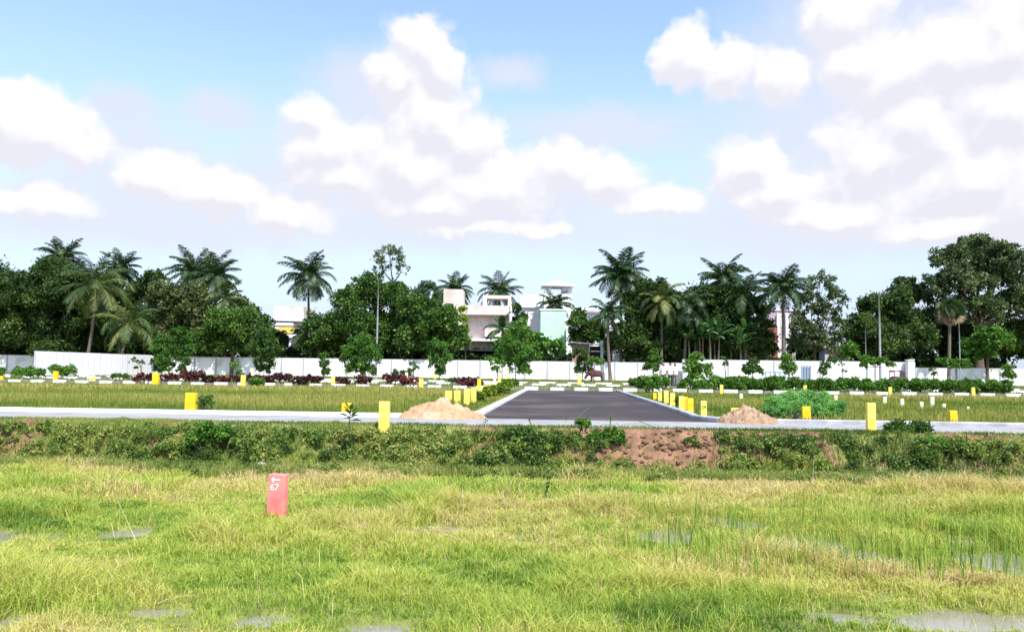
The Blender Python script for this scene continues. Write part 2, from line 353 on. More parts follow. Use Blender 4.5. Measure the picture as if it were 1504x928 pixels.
for y, l, r in zip(yy, Lx, Rx): v += [[l, y - TF * l, 0.002], [r, y - TF * r, 0.002]]
rd.add(v, [(2*i, 2*i+1, 2*i+3, 2*i+2) for i in range(len(yy) - 1)])
tag(rd.build('road', M['asphalt']), kind='structure')
# second road beyond the verge
r2 = MB(); r2.add([[-90, 72 + 90 * T, -.012], [90, 72 - 90 * T, -.012], [90, 86 - 90 * T, -.012], [-90, 86 + 90 * T, -.012]], [(0, 1, 2, 3)])
tag(r2.build('far_road', mat('dusty_road', (.30,.27,.24), (.20,.18,.16), scale=2)), kind='structure')
# front concrete strip, cast in lengths
st = MB(); x = -26.0; k = 0
while x < 26:
    L = 2.4; zt = .004 + rng.uniform(0, .010); e = .012
    y0, y1 = front(x + e, 15.95), front(x + L - e, 15.95)
    w0 = 1.75
    v = [[x+e,y0,-.14],[x+L-e,y1,-.14],[x+L-e,y1+w0,-.14],[x+e,y0+w0,-.14],[x+e,y0,zt],[x+L-e,y1,zt],[x+L-e,y1+w0,zt],[x+e,y0+w0,zt]]
    st.add(v, np.array([[0,3,2,1],[4,5,6,7],[0,1,5,4],[1,2,6,5],[2,3,7,6],[3,0,4,7]])); x += L
tag(st.build('pavement', M['concrete'], bevel=.015), kind='structure')
def arc(cx, cy, r, a0, a1, n=9): return [(cx + r * math.cos(R(a)), cy + r * math.sin(R(a))) for a in np.linspace(a0, a1, n)]
kz = .095
KP = [(0, -.05), (0, kz - .02), (.02, kz), (.15, kz), (.17, kz - .02), (.17, -.05)]
# left kerb: from far left along the strip, round the corner, up the road
def rp(y, off): return (roadx(y, off), y)
kb = MB()
pl = [(x, front(x, 17.62)) for x in np.arange(-40, -2.4, 1.2)]
cxl = RL - 1.3
pl += [(cxl + 1.3 * math.sin(R(a)), front(cxl, 17.62) + 1.3 - 1.3 * math.cos(R(a))) for a in range(12, 86, 9)]
pl += [rp(y, RL) for y in np.arange(19.4, 45.2, 1.0)]
sweep(kb, pl, KP)
tag(kb.build('kerb', [M['kerbpaint']]), kind='structure')
kb = MB()
cxr = RR + 1.5
pr_ = [rp(y, RR) for y in np.arange(45.2, 19.6, -1.0)]
pr_ += [(cxr - 1.5 * math.cos(R(a)), front(cxr, 17.62) + 1.5 - 1.5 * math.sin(R(a))) for a in range(4, 84, 9)]
pr_ += [(x, front(x, 17.62)) for x in np.arange(cxr + .2, 40, 1.2)]
sweep(kb, pr_, KP)
tag(kb.build('kerb', [M['kerb']]), kind='structure')
# block kerbs painted in turn white and bare
def blockkerb(Y0, x0, x1, L, gap, sp, h=.17, skip=None):
    mb = MB(); x = x0; i = 0
    while x < x1:
        y = cross(x, Y0)
        jx = rng.normal(0, .02)
        if skip is None or not skip(x):
            if i % 2 == 0: mb.box((x + jx, y - .09, -.05), (x + L + jx, y + .09, h + rng.normal(0, .008)), 0, rot=-T)
            else: mb.box((x + gap, y - .08, -.05), (x + sp - gap, y + .08, h - .045), 1, rot=-T)
        x += L if i % 2 == 0 else sp; i += 1
    return tag(mb.build('kerb_stones', [M['kerbpaint'], M['kerbgrey']], bevel=.015), kind='structure')
blockkerb(46.3, -44, 42, .78, .02, .62)
blockkerb(60.0, -56, 56, 1.05, .02, .75, h=.17)
blockkerb(69.5, -60, 60, 1.4, .02, 1.0, h=.17)

# ------------------------------------------------------------------ leaves
def rnd_unit(n):
    v = rng.normal(size=(n, 3)); return v / np.linalg.norm(v, axis=1)[:, None]
def leafcards(mb, C, A, ln, wd, tint):
    n = len(C); r = rnd_unit(n); Wv = np.cross(A, r); Wv /= np.linalg.norm(Wv, axis=1)[:, None] + 1e-9
    ln = np.broadcast_to(ln, (n,))[:, None]; wd = np.broadcast_to(wd, (n,))[:, None]
    v = np.stack([C - A * ln / 2, C + Wv * wd / 2 + A * ln * .08, C + A * ln / 2, C - Wv * wd / 2 + A * ln * .08], 1)
    mb.add(v.reshape(-1, 3), np.arange(n * 4).reshape(n, 4), np.repeat(np.clip(tint, 0, 1), 4))
def lobe_leaves(mb, c, r, leaf, dens=1.0, squash=.85, clump=.34, aspect=.55, tint0=.45, tvar=.18, droop=.2):
    c = np.array(c, float); K = max(6, int(44 * dens * min(1.6, max(.6, r / 2.5)) + 3))
    d = rnd_unit(K); d[:, 2] = np.where(d[:, 2] < -.5, -d[:, 2], d[:, 2])
    rad = r * rng.uniform(.35, 1.0, K) ** .6
    cc = c + d * rad[:, None] * np.array([1, 1, squash])
    cr_ = r * clump * .9 * rng.uniform(.5, 1.5, K)
    area = 4 * math.pi * (cr_ ** 2); nl = np.maximum(6, (area * 1.15 * dens / (leaf * leaf * aspect)).astype(int))
    nl = np.minimum(nl, 520)
    ii = np.repeat(np.arange(K), nl); n = len(ii)
    o = rnd_unit(n); o[:, 2] = np.where(rng.uniform(0, 1, n) < .35, np.abs(o[:, 2]), o[:, 2])
    rr_ = rng.uniform(.35, 1.15, n); rr_ = np.where(rng.uniform(0, 1, n) < .10, rr_ * rng.uniform(1.1, 1.7, n), rr_)
    sq = rng.uniform(.55, 1.1, (K, 3)); P = cc[ii] + o * (cr_[ii] * rr_)[:, None] * sq[ii]
    A = o * .6 + rnd_unit(n) * .9; A[:, 2] -= droop; A /= np.linalg.norm(A, axis=1)[:, None]
    ct = rng.normal(0, tvar, K)
    leafcards(mb, P, A, leaf * rng.uniform(.7, 1.35, n), leaf * aspect * rng.uniform(.7, 1.3, n), tint0 + ct[ii] + rng.normal(0, .12, n))
def tree(name, label, cat, lobes, d, base, mat_, leaf=.42, dens=1.0, group='trees behind the white wall', trunk=.22, gz=0.0, trunkmat='bark', squash=.85, clump=.34, tint0=.45, limbs=True, fork=.35, depth=.6, aspect=.55, droop=.2, tvar=.18):
    b0 = at(base, 540, d); b0[2] = gz - .05
    root = thing(name, label, cat, (b0[0], b0[1], gz), group)
    cr_ = MB(); cs = []
    for (px, py, r) in lobes:
        rr = r * d / F; dd = d + rng.uniform(-depth, depth) * rr
        c = at(px, py, dd); cs.append((c, rr)); lobe_leaves(cr_, c, rr, leaf, dens, squash, clump, aspect, tint0, tvar, droop)
    cr_.build('crown', mat_, root)
    tk = MB(); low = min(c[2] - r * .3 for c, r in cs); hub = b0 + np.array([rng.normal(0, .05) * (low), 0, max(.3, (low - gz) * .9 + fork)])
    mean = np.mean([c for c, r in cs], 0)
    hub[0] = b0[0] * .75 + mean[0] * .25
    midp = (b0 + hub) / 2 + np.array([rng.normal(0, .02) * low, 0, 0])
    tk.tube([b0, midp, hub], [trunk * 1.25, trunk, trunk * .8], 8)
    if limbs:
        for c, r in cs:
            e = c + np.array([0, 0, r * .3]); m1 = hub * .5 + e * .5 + np.array([0, 0, -.12 * np.linalg.norm(e - hub)])
            tk.tube([hub - np.array([0, 0, trunk * .5]), m1, e], [trunk * .62, trunk * .4, trunk * .1], 6)
            for _ in range(3):
                e2 = c + rnd_unit(1)[0] * r * .75; tk.tube([m1 * .5 + e * .5, e2], [trunk * .22, trunk * .05], 5)
    tk.build('trunk', M[trunkmat], root, smooth=True)
    return root
G1 = 'trees behind the white wall'
D_ = M['dark']; Mi = M['mid']; Br = M['bright']
tree('broadleaf_tree', 'dark dense tree cut by the left edge of the photo', 'tree', [(-30,435,48),(8,438,40),(32,425,26),(5,485,42),(-30,500,45)], 114, 0, D_)
tree('broadleaf_tree', 'big dark rounded tree with a palm top rising behind it, at far left', 'tree', [(78,412,34),(52,440,38),(104,425,36),(92,470,42),(45,490,36),(125,465,30),(75,510,30)], 111, 75, D_)
tree('broadleaf_tree', 'dark tree filling the space between the two leftmost arching palms', 'tree', [(155,425,24),(165,465,34),(148,500,32),(185,500,26)], 118, 158, D_)
tree('broadleaf_tree', 'dark green tree standing left of the pale blossoming tree', 'tree', [(228,415,20),(208,435,26),(215,480,34),(200,505,26)], 119, 212, D_)
tree('blossoming_tree', 'tree with pale yellowish blossom tips, left of the twin palms', 'tree', [(246,440,28),(280,448,30),(262,482,34),(300,470,24),(245,505,26)], 112, 262, M['mango'], tint0=.5, tvar=.25)
tree('broadleaf_tree', 'fresh green low tree below the twin palms', 'tree', [(330,478,28),(362,482,30),(300,505,28),(385,495,22),(345,512,24)], 107, 340, Mi, tint0=.5)
tree('broadleaf_tree', 'dark slim tree on the slope right of the twin palms', 'tree', [(350,450,17),(368,465,17),(385,475,15)], 118, 365, D_)
tree('broadleaf_tree', 'low bushy tree right of the building with the yellow parapet', 'tree', [(462,478,18),(478,500,24),(455,512,20)], 112, 468, Mi, tint0=.4)
tree('broadleaf_tree', 'broad green tree rising behind the left tall lamp post', 'tree', [(512,445,25),(540,428,28),(575,440,30),(600,460,28),(512,485,34),(560,490,40),(600,500,32)], 112, 545, Mi, tint0=.35)
tree('airy_tree', 'tall airy light-green tree poking above its neighbours', 'tree', [(572,377,23),(558,392,16),(592,398,13)], 128, 575, M['grey'], dens=.55, leaf=.40, tint0=.75, clump=.26)
tree('broadleaf_tree', 'glossy broad-leaved green tree left of the beige house', 'tree', [(612,455,26),(640,472,32),(662,500,26),(610,500,30),(645,510,26),(678,505,12)], 108, 632, Mi, leaf=.5, tint0=.42)
tree('distant_tree', 'distant tree top left of the beige house, bluish haze in its leaf colour', 'tree', [(630,428,16),(614,434,12),(645,440,12)], 165, 630, M['far'], leaf=.6)
tree('distant_tree', 'distant dark tree behind the right end of the beige house', 'tree', [(756,455,10),(765,470,12)], 155, 758, D_, leaf=.6)
tree('creeper_column', 'tall lime-yellow creeper climbing beside the beige house', 'creeper', [(679,456,7),(681,470,8),(682,486,8),(684,500,8)], 120, 683, M['lime'], leaf=.4, limbs=False, trunk=.1)
tree('bushy_tree', 'bright green bushy tree below the mint coloured building', 'tree', [(758,503,26),(788,506,20),(745,512,22),(763,484,15),(812,514,18),(785,518,18)], 108, 775, Br, tint0=.42)
tree('broadleaf_tree', 'mid-green tree right of the mint coloured building', 'tree', [(852,478,18),(868,486,19),(850,463,11),(854,500,20),(880,498,13)], 126, 856, Mi)
tree('broadleaf_tree', 'dark dense tree right of the tallest palm', 'tree', [(935,455,28),(958,435,26),(925,500,30),(965,495,36),(985,450,26),(945,475,30),(940,515,24),(985,515,22),(905,505,18)], 108, 948, D_)
tree('broadleaf_tree', 'dark tree between two palm groups, above the three people', 'tree', [(1010,448,26),(1037,440,24),(1005,490,32),(1040,475,28),(1015,515,24),(1045,510,26),(1025,460,24)], 109, 1015, D_)
tree('broadleaf_tree', 'dark tree behind the banana plants', 'tree', [(1072,445,28),(1100,455,26),(1090,500,30),(1115,505,24),(1075,475,28),(1120,480,18),(1065,515,22),(1128,515,18)], 109, 1090, D_)
tree('open_crowned_tree', 'open grey-green tree right of the lone straight palm', 'tree', [(1205,420,22),(1228,442,20),(1190,450,25),(1215,470,24),(1178,485,22),(1236,478,12),(1200,505,24),(1172,465,13),(1172,508,18),(1230,505,14),(1215,495,20)], 112, 1195, M['grey'], dens=.72, tint0=.5, clump=.28)
tree('broadleaf_tree', 'dark round-topped tree behind the right tall lamp post', 'tree', [(1290,455,26),(1315,448,26),(1325,480,32),(1268,485,26),(1300,500,34),(1350,500,28),(1262,510,20)], 113, 1300, D_, tint0=.52)
tree('broadleaf_tree', 'small darker treetop tucked between the round tree and the giant tree', 'tree', [(1330,425,20),(1348,440,22),(1322,440,16)], 122, 1335, M['grey'], tint0=.3)
tree('slender_tree', 'small yellow-green tree left of the right tall lamp post', 'tree', [(1248,512,12),(1243,524,10),(1256,522,9)], 104, 1249, Br)
tree('giant_tree', 'tallest widest tree of all, at the right edge, with bare limbs showing', 'tree', [(1432,372,30),(1395,385,28),(1468,385,34),(1408,418,34),(1455,415,36),(1505,400,36),(1372,425,24),(1500,455,38),(1545,430,50),(1440,458,34),(1398,460,26)], 118, 1440, M['grey'], dens=.85, tint0=.42, trunk=.6, clump=.27, leaf=.45)
tree('broadleaf_tree', 'dark tree under the giant tree at the right edge', 'tree', [(1375,480,32),(1430,495,30),(1490,500,36),(1530,495,30),(1350,515,18)], 124, 1440, D_)
tree('bushy_tree', 'brighter green low tree right of the fan palm', 'tree', [(1452,500,22),(1432,512,18),(1476,505,16),(1445,522,14)], 105, 1450, Br, tint0=.35)

# undergrowth put in behind the wall for darkness, shade given by dark leaf tint
ug = MB()
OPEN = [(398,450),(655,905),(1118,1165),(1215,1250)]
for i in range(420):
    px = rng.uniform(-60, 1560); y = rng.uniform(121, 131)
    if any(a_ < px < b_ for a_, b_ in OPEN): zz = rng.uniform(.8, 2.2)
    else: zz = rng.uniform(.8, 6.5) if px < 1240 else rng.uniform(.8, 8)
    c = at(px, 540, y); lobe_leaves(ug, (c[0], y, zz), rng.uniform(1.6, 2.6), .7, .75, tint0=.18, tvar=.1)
tag(ug.build('undergrowth', D_), 'undergrowth below the trees behind the white wall, shade put in as dark leaf tint', 'undergrowth', kind='stuff')

# ------------------------------------------------------------------ palms
def palm(label, px, py, r, d, base, mat_=None, name='coconut_palm', nf=32, gz=0.0, droop=1.5, up=1.25, tk=.17, group='coconut palms', fruit=True, wid=.12):
    mat_ = mat_ or M['palm']; c = at(px, py, d); L0 = r * d / F * 1.38
    b0 = at(base, 540, d); b0[2] = gz - .05
    root = thing(name, label, 'palm tree', (b0[0], b0[1], gz), group)
    mb = MB()
    for i in range(nf):
        u = (i + .5) / nf; e0 = up * 1.12 * (1 - 1.5 * u) + rng.normal(0, .12); az = i * 2.39996 + rng.normal(0, .15)
        L = L0 * rng.uniform(.85, 1.1) * (1.0 if u < .8 else .85); dr = droop * rng.uniform(.6, 1.25) * (.62 + .45 * math.sin(math.pi * min(1, u * 1.2)))
        m_ = 22; s = np.linspace(0, 1, m_); e = e0 - dr * s ** 1.4
        ho = np.cumsum(np.cos(e)) / m_ * L; ve = np.cumsum(np.sin(e)) / m_ * L
        H = np.array([math.cos(az), math.sin(az), 0]); S = np.array([-math.sin(az), math.cos(az), 0])
        P = c + ho[:, None] * H + ve[:, None] * np.array([0, 0, 1.])
        tn = .45 + rng.normal(0, .16) + (.25 if u > .85 else 0)
        mb.tube(P, np.linspace(.07, .02, m_), 3, False, tint=tn + .2)
        s2 = np.linspace(.10, .99, 44); Q = np.stack([np.interp(s2, s, P[:, k]) for k in range(3)], -1)
        Tn = np.gradient(Q, axis=0); Tn /= np.linalg.norm(Tn, axis=1)[:, None]
        ll = L * .27 * np.sin(np.pi * (.12 + .82 * s2)) ** .7
        for sd in (-1, 1):
            A = Tn * .55 + S * sd * .75; A[:, 2] -= rng.uniform(.25, .9, len(A)) * (.6 + .5 * u); A += rng.normal(0, .09, A.shape); A /= np.linalg.norm(A, axis=1)[:, None]
            Wd = Tn * wid * .5
            tip = Q + A * ll[:, None]; mid = Q + A * ll[:, None] * .5 + np.array([0, 0, .02])
            v = np.stack([Q - Wd * .5, Q + Wd * .5, mid + Wd, tip, mid - Wd], 1)
            n = len(Q); mb.add(v.reshape(-1, 3), np.arange(n * 5).reshape(n, 5), np.repeat(np.clip(tn + rng.normal(0, .1, n), 0, 1), 5))
    mb.build('crown', mat_, root)
    t = MB(); s = np.linspace(0, 1, 14)[:, None]; sw = (b0 + (c - b0) * s); sw[:, 0] += np.sin(s[:, 0] * np.pi) * rng.normal(0, .15)
    rr = tk * (1.35 - .5 * s[:, 0]); rr[0] *= 1.4; rr = rr * (1 + .06 * (np.arange(14) % 2))
    t.tube(sw, rr, 8); t.build('trunk', M['palmbark'], root, smooth=True)
    if fruit:
        for k in range(5):
            a_ = k * 1.26; f = MB(); o = c + np.array([math.cos(a_) * .32, math.sin(a_) * .32, -.32 - .06 * (k % 2)])
            f.tube([o + np.array([0, 0, z]) for z in (-.15, -.11, 0, .1, .15)], [.02, .1, .14, .1, .02], 7, tint=.4)
            f.build('coconut', M['palmy'], root, smooth=True)
    return root
palm('palm whose dark top just clears the big rounded tree at far left', 92, 380, 30, 130, 95)
palm('dark palm top right of the arching pale palm at left', 176, 398, 28, 122, 172)
palm('large palm with long pale arching fronds and leaning trunk at left', 142, 420, 46, 104, 124, mat_=M['palmy'], droop=1.7, nf=24)
palm('young yellowish palm with low drooping fronds at left', 190, 478, 40, 101, 178, mat_=M['palmy'], droop=1.9, nf=18, fruit=False)
palm('left palm of the tall twin pair', 283, 400, 32, 118, 286)
palm('right palm of the tall twin pair', 315, 408, 34, 116, 312)
palm('lower yellowish palm under the right twin palm', 330, 438, 28, 111, 328, mat_=M['palmy'], nf=18)
palm('lone full palm above the pink building with yellow parapet', 453, 408, 36, 116, 458, nf=40, droop=1.7)
palm('small distant palm behind the tower of the beige house', 668, 427, 26, 142, 668)
palm('small distant palm behind the roof frame of the beige house', 733, 430, 28, 146, 735)
palm('dark ragged palm in front of the rooftop pavilion', 815, 448, 25, 132, 812, nf=24)
palm('tallest palm, rising right of the road end', 912, 406, 38, 110, 912, nf=42)
palm('low drooping palm left of the tallest palm', 893, 462, 28, 104, 897, nf=20, mat_=M['palm'])
palm('palm with hanging pale fronds right of the tallest palm', 972, 445, 34, 106, 970, nf=30, droop=2.0, mat_=M['palmy'])
palm('shaggy palm among dark trees above the three people', 1008, 452, 36, 106, 1004, nf=34, droop=2.0)
palm('tall palm left of the lone straight palm, leaning crown', 1063, 412, 34, 111, 1070, nf=36)
palm('low palm tucked right of the tall leaning palm', 1092, 432, 32, 107, 1092, nf=24)
palm('lone straight palm with dark trunk fully visible', 1150, 425, 36, 104, 1152, nf=36, droop=1.7)
palm('short palm in front of the bright bushy tree near the beige house', 738, 484, 24, 114, 740, nf=14, fruit=False, mat_=M['banana'], up=1.4)

# fan palm
def fanpalm():
    d = 103; c = at(1395, 458, d); b0 = at(1393, 540, d); b0[2] = -.05
    root = thing('fan_palm', 'fan palm with stiff round leaves and brown skirt before the giant tree', 'palm tree', (b0[0], b0[1], 0))
    mb = MB(); sk = MB()
    for i in range(34):
        u = i / 34; e = 1.35 - 2.3 * u; az = i * 2.4; H = np.array([math.cos(az) * math.cos(e), math.sin(az) * math.cos(e), math.sin(e)])
        o = c + H * 1.0; S = np.cross(H, [0, 0, 1.]); S /= np.linalg.norm(S) + 1e-6; U = np.cross(S, H); ga = rng.uniform(.5, 1.6) * rng.choice([-1, 1]); S = S * math.cos(ga) + U * math.sin(ga)
        tgt = sk if u > .72 else mb; tn = .5 + rng.normal(0, .15)
        tgt.tube([c, o], [.04, .03], 3, False, tint=tn)
        for k in range(15):
            a_ = (k - 7) * .19; Dv = H * math.cos(a_) + S * math.sin(a_); Dv = Dv - np.array([0, 0, .12]); Wd = (S * math.cos(a_) - H * math.sin(a_)) * .1
            tip = o + Dv * 1.15 * rng.uniform(.85, 1.1); tgt.add([o, o + Dv * .55 + Wd, tip, o + Dv * .55 - Wd], [(0, 1, 2, 3)], tn)
    mb.build('crown', M['palm'], root); sk.build('dead_fronds', mat('dry_frond', (.22,.16,.09), (.12,.085,.05), scale=3), root)
    t = MB(); s = np.linspace(0, 1, 8)[:, None]; t.tube(b0 + (c - b0) * s, np.linspace(.24, .17, 8), 8); t.build('trunk', M['palmbark'], root, smooth=True)
fanpalm()
def banana(label, px, py, r, d, n=4):
    b0 = at(px, 540, d); b0[2] = 0
    root = thing('banana_plant', label, 'banana plant', b0, 'banana plants behind the wall'); mb = MB(); t = MB()
    for j in range(n):
        top = at(px + rng.uniform(-.45, .45) * r, py + rng.uniform(-.1, .6) * r, d + rng.uniform(-1, 1)); ba = np.array([top[0] + rng.normal(0, .2), top[1], -.05])
        t.tube([ba, (ba + top) / 2, top], [.16, .13, .08], 7)
        for i in range(8):
            az = i * 2.4 + j; e0 = 1.3 - .10 * i + rng.normal(0, .12); L = r * d / F * rng.uniform(.85, 1.15); m_ = 9; s = np.linspace(0, 1, m_); e = e0 + .1 - 1.15 * s ** 1.8
            H = np.array([math.cos(az), math.sin(az), 0]); S = np.array([-math.sin(az), math.cos(az), 0])
            P = top + (np.cumsum(np.cos(e)) / m_ * L)[:, None] * H + (np.cumsum(np.sin(e)) / m_ * L)[:, None] * np.array([0, 0, 1.])
            wv = .32 * np.sin(np.pi * np.clip(.1 + .88 * s, 0, 1)) ** .6; wv[:2] *= .3
            v = np.stack([P + S * wv[:, None] - np.array([0, 0, .08]), P, P - S * wv[:, None] - np.array([0, 0, .08])], 1).reshape(-1, 3)
            q = []
            for a_ in range(m_ - 1): q += [(a_*3, a_*3+1, a_*3+4, a_*3+3), (a_*3+1, a_*3+2, a_*3+5, a_*3+4)]
            mb.add(v, np.array(q), .45 + rng.normal(0, .18))
    mb.build('leaves', M['banana'], root); t.build('stem', M['palmbark'], root, smooth=True)
banana('leftmost banana clump behind the wall, right of the people', 1015, 495, 32, 106)
banana('large banana clump with broad leaves in the middle of the dark trees', 1045, 485, 36, 105, 5)
banana('rightmost banana clump, left of the brick-red building', 1085, 490, 34, 106, 5)

# ------------------------------------------------------------------ buildings
def pbox(mb, x0, y0, x1, y1, d, depth=6, mi=0, rot=None):
    a_ = at(x0, y1, d); c = at(x1, y0, d); mb.box((min(a_[0], c[0]), d, min(a_[2], c[2])), (max(a_[0], c[0]), d + depth, max(a_[2], c[2])), mi); return mb
def bpart(root, name, boxes, mat_, bevel=0):
    mb = MB()
    for bx in boxes: pbox(mb, *bx)
    return mb.build(name, mat_, root, bevel=bevel)
def house(name, label, cat, px, d, group='houses behind the wall'):
    b0 = at(px, 540, d); return thing(name, label, cat, (b0[0], d, 0), group)
def window(root, x0, y0, x1, y1, d, framemat=None):
    fr = MB(); t = .8
    pbox(fr, x0, y0, x1, y0 + t, d - .08, .1); pbox(fr, x0, y1 - t, x1, y1, d - .08, .1); pbox(fr, x0, y0 + t, x0 + t, y1 - t, d - .08, .1); pbox(fr, x1 - t, y0 + t, x1, y1 - t, d - .08, .1)
    f = fr.build('window', framemat or M['whiteh'], root)
    p = MB(); pbox(p, x0 + t, y0 + t, x1 - t, y1 - t, d - .03, .02)
    o = p.build('pane', M['glass'], f)
h = house('beige_house', 'large beige two-storey house with water-tank tower and open roof frame', 'house', 700, 134)
bpart(h, 'tower', [(649,425,680,560,133.2,6)], M['beige'])
bpart(h, 'wall', [(680,461,748,560,136,7)], M['beige'])
bpart(h, 'parapet', [(680,449,748,461.5,133.6,9)], M['beige'])
bpart(h, 'roof_frame', [(709,434,751,438,136,4),(709,438,715,449,136,4),(746,438,751,449,136,4)], M['beige'])
bpart(h, 'pilaster', [(747.5,449,752,560,133.4,9)], M['beige'])
bpart(h, 'balcony', [(712,482,747,494,133.9,2.0)], M['beige'])
bpart(h, 'cornice', [(651,498,747,500,133.0,3)], M['whiteh'])
window(h, 686, 468, 698, 486, 136); window(h, 704, 466, 711, 480, 136); window(h, 724, 466, 736, 481, 136); window(h, 700, 502, 712, 514, 135.95)
bpart(h, 'door', [(716,500,726,520,135.9,.12)], M['gateblue'])
h = house('open_shed', 'low shed with dark sheet roof in front of the beige house', 'shed', 705, 122)
mb = MB(); a_ = at(668, 515, 122); c = at(736, 512, 122); mb.box((a_[0], 121, a_[2]), (c[0], 126, a_[2] + .16)); mb.build('roof', M['dark_roof_shade'], h)
bpart(h, 'inside_shade_panel', [(672,516.5,733,560,125,.2)], M['dark_roof_shade'])  # near-black panel put in for the shade inside the shed
for x in (672, 690, 712, 731): bpart(h, 'pole', [(x, 516.5, x + 1.4, 560, 121.5, .14)], M['steel'])
bpart(h, 'tarpaulin', [(676,518,688,536,123.5,.1)], M['gateblue'])
h = house('white_house', 'white flat-roofed house right of the beige house', 'house', 782, 160)
bpart(h, 'upper_wall', [(764,433,800,450,160,7)], M['whiteh']); bpart(h, 'wall', [(763,450.5,803,560,158.5,8)], M['whiteh'])
bpart(h, 'parapet', [(762.5,449,804,451.5,158,9)], M['whiteh']); window(h, 768, 461, 773, 469, 158.4); window(h, 779, 459, 786, 469, 158.4)
bpart(h, 'rail', [(775,456,776,470,158.2,.1)], M['steel'])
h = house('pavilion_house', 'white house with a pyramid-roofed rooftop pavilion', 'house', 820, 150)
bpart(h, 'wall', [(798,432,841,560,150,8)], M['whiteh'])
for x in (799, 808, 829, 837): bpart(h, 'pillar', [(x, 419, x + 1.6, 432, 150.3, .3)], M['whiteh'])
bpart(h, 'stair_room', [(826,420,840,432,152,5)], M['whiteh'])
mb = MB(); a_ = at(796, 419.5, 149.5); c = at(844, 419.5, 149.5); x0, x1, z = a_[0], c[0], a_[2]; zt = at(820, 411, 153)[2]
mb.add([[x0,149.3,z],[x1,149.3,z],[x1,156,z],[x0,156,z],[x0,149.3,z+.14],[x1,149.3,z+.14],[x1,156,z+.14],[x0,156,z+.14],[(x0+x1)/2,152.6,zt]], [(0,3,2,1),(0,1,5,4),(1,2,6,5),(2,3,7,6),(3,0,4,7),(4,5,8),(5,6,8),(6,7,8),(7,4,8)])
mb.build('pyramid_roof', M['whiteh'], h); window(h, 812, 440, 820, 450, 149.95)
h = house('mint_building', 'plain mint-green windowless block standing between trees', 'building', 812, 128)
bpart(h, 'wall', [(793,455.5,832,560,128,8)], M['mint']); bpart(h, 'coping', [(792.5,454,832.5,455.5,127.9,8.2)], M['whiteh'])
h = house('white_house', 'low white house between the mint block and the tallest palm', 'house', 862, 150)
bpart(h, 'wall', [(846,456,882,560,150,8)], M['whiteh']); bpart(h, 'parapet', [(845,451,882.5,456,149.6,8.6)], M['whiteh']); window(h, 866, 461, 874, 470, 149.95)
bpart(h, 'cornice', [(845,457.5,882.5,458.3,149.2,.5)], M['greyh'])
h = house('narrow_house', 'narrow pale house half hidden behind the trunk of the tallest palm', 'house', 900, 124)
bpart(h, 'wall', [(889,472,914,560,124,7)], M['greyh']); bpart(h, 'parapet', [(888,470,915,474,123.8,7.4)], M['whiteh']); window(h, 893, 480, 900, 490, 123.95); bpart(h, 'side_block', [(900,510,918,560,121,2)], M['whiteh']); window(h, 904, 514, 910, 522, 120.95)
h = house('brown_shed', 'low shed with brown board wall and a white pillar at its right end', 'shed', 858, 114)
mb = MB(); a_ = at(838, 503, 114); c = at(884, 507, 114)
mb.add([[a_[0],113.4,a_[2]],[c[0],113.4,c[2]],[c[0],118,c[2]+.1],[a_[0],118,a_[2]+.1],[a_[0],113.4,a_[2]+.12],[c[0],113.4,c[2]+.12],[c[0],118,c[2]+.22],[a_[0],118,a_[2]+.22]], np.array([[0,3,2,1],[4,5,6,7],[0,1,5,4],[1,2,6,5],[2,3,7,6],[3,0,4,7]])); mb.build('roof', M['whiteh'], h)
bpart(h, 'board_wall', [(840,506,866,560,114,.2)], M['brown']); bpart(h, 'opening_shade_panel', [(866,508.5,882,560,116,.2)], M['dark_roof_shade']); bpart(h, 'white_pillar', [(882,500,886,560,113.8,.4)], M['whiteh']); bpart(h, 'beam', [(868,515,881,516.5,114,.2)], M['whiteh'])  # opening is a dark panel with the inner shade in its colour
h = house('balcony_building', 'pinkish-white building with yellow balcony parapet left of the lone full palm', 'building', 424, 134)
bpart(h, 'wall', [(401,450,446,560,136,8)], M['beige']); bpart(h, 'upper_parapet', [(399.5,468,447,471,134.2,2)], M['whiteh']); bpart(h, 'upper_block', [(402,450,420,468,135.2,.8)], M['whiteh'])
bpart(h, 'upper_floor_band', [(400,474,430,478,134,2)], M['whiteh']); bpart(h, 'balcony_parapet', [(399,480,409,489,134,1.9)], M['whiteh']); bpart(h, 'yellow_parapet', [(409,480,430,489,133.8,2)], M['yelpanel'])
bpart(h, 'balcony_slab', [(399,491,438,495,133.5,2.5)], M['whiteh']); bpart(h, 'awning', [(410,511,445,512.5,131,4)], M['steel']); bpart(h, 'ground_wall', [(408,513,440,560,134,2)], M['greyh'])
for x in (409, 424): bpart(h, 'pillar', [(x, 495, x + 3, 511, 134, .4)], M['whiteh'])
bpart(h, 'doorway_shade_panel', [(411,497,424,510,135.9,.05)], M['glass']); window(h, 433, 473, 442, 477, 135.95); window(h, 428, 497, 438, 509, 135.95)  # doorway is a dark panel, the shade of the opening in its colour
h = house('small_white_house', 'sliver of white house peeping over the trees right of the twin palms', 'house', 348, 150)
bpart(h, 'wall', [(341,452,360,560,150,6)], M['whiteh']); bpart(h, 'roof_block', [(347,446,352,452,150.5,3)], M['whiteh']); window(h, 350, 455, 355, 460, 149.95)
h = house('brick_red_house', 'mauve house with brick-red lower wall behind the lone straight palm', 'house', 1145, 128)
bpart(h, 'wall', [(1130,455,1168,560,128,7)], M['pink']); bpart(h, 'brick_wall', [(1121,478,1142,560,127,3)], M['brick']); bpart(h, 'column', [(1142,460,1146,560,127.6,.5)], M['whiteh']); bpart(h, 'column', [(1155,460,1158,560,127.6,.5)], M['whiteh']); window(h, 1147, 468, 1154, 480, 127.95); window(h, 1160, 466, 1166, 480, 127.95)
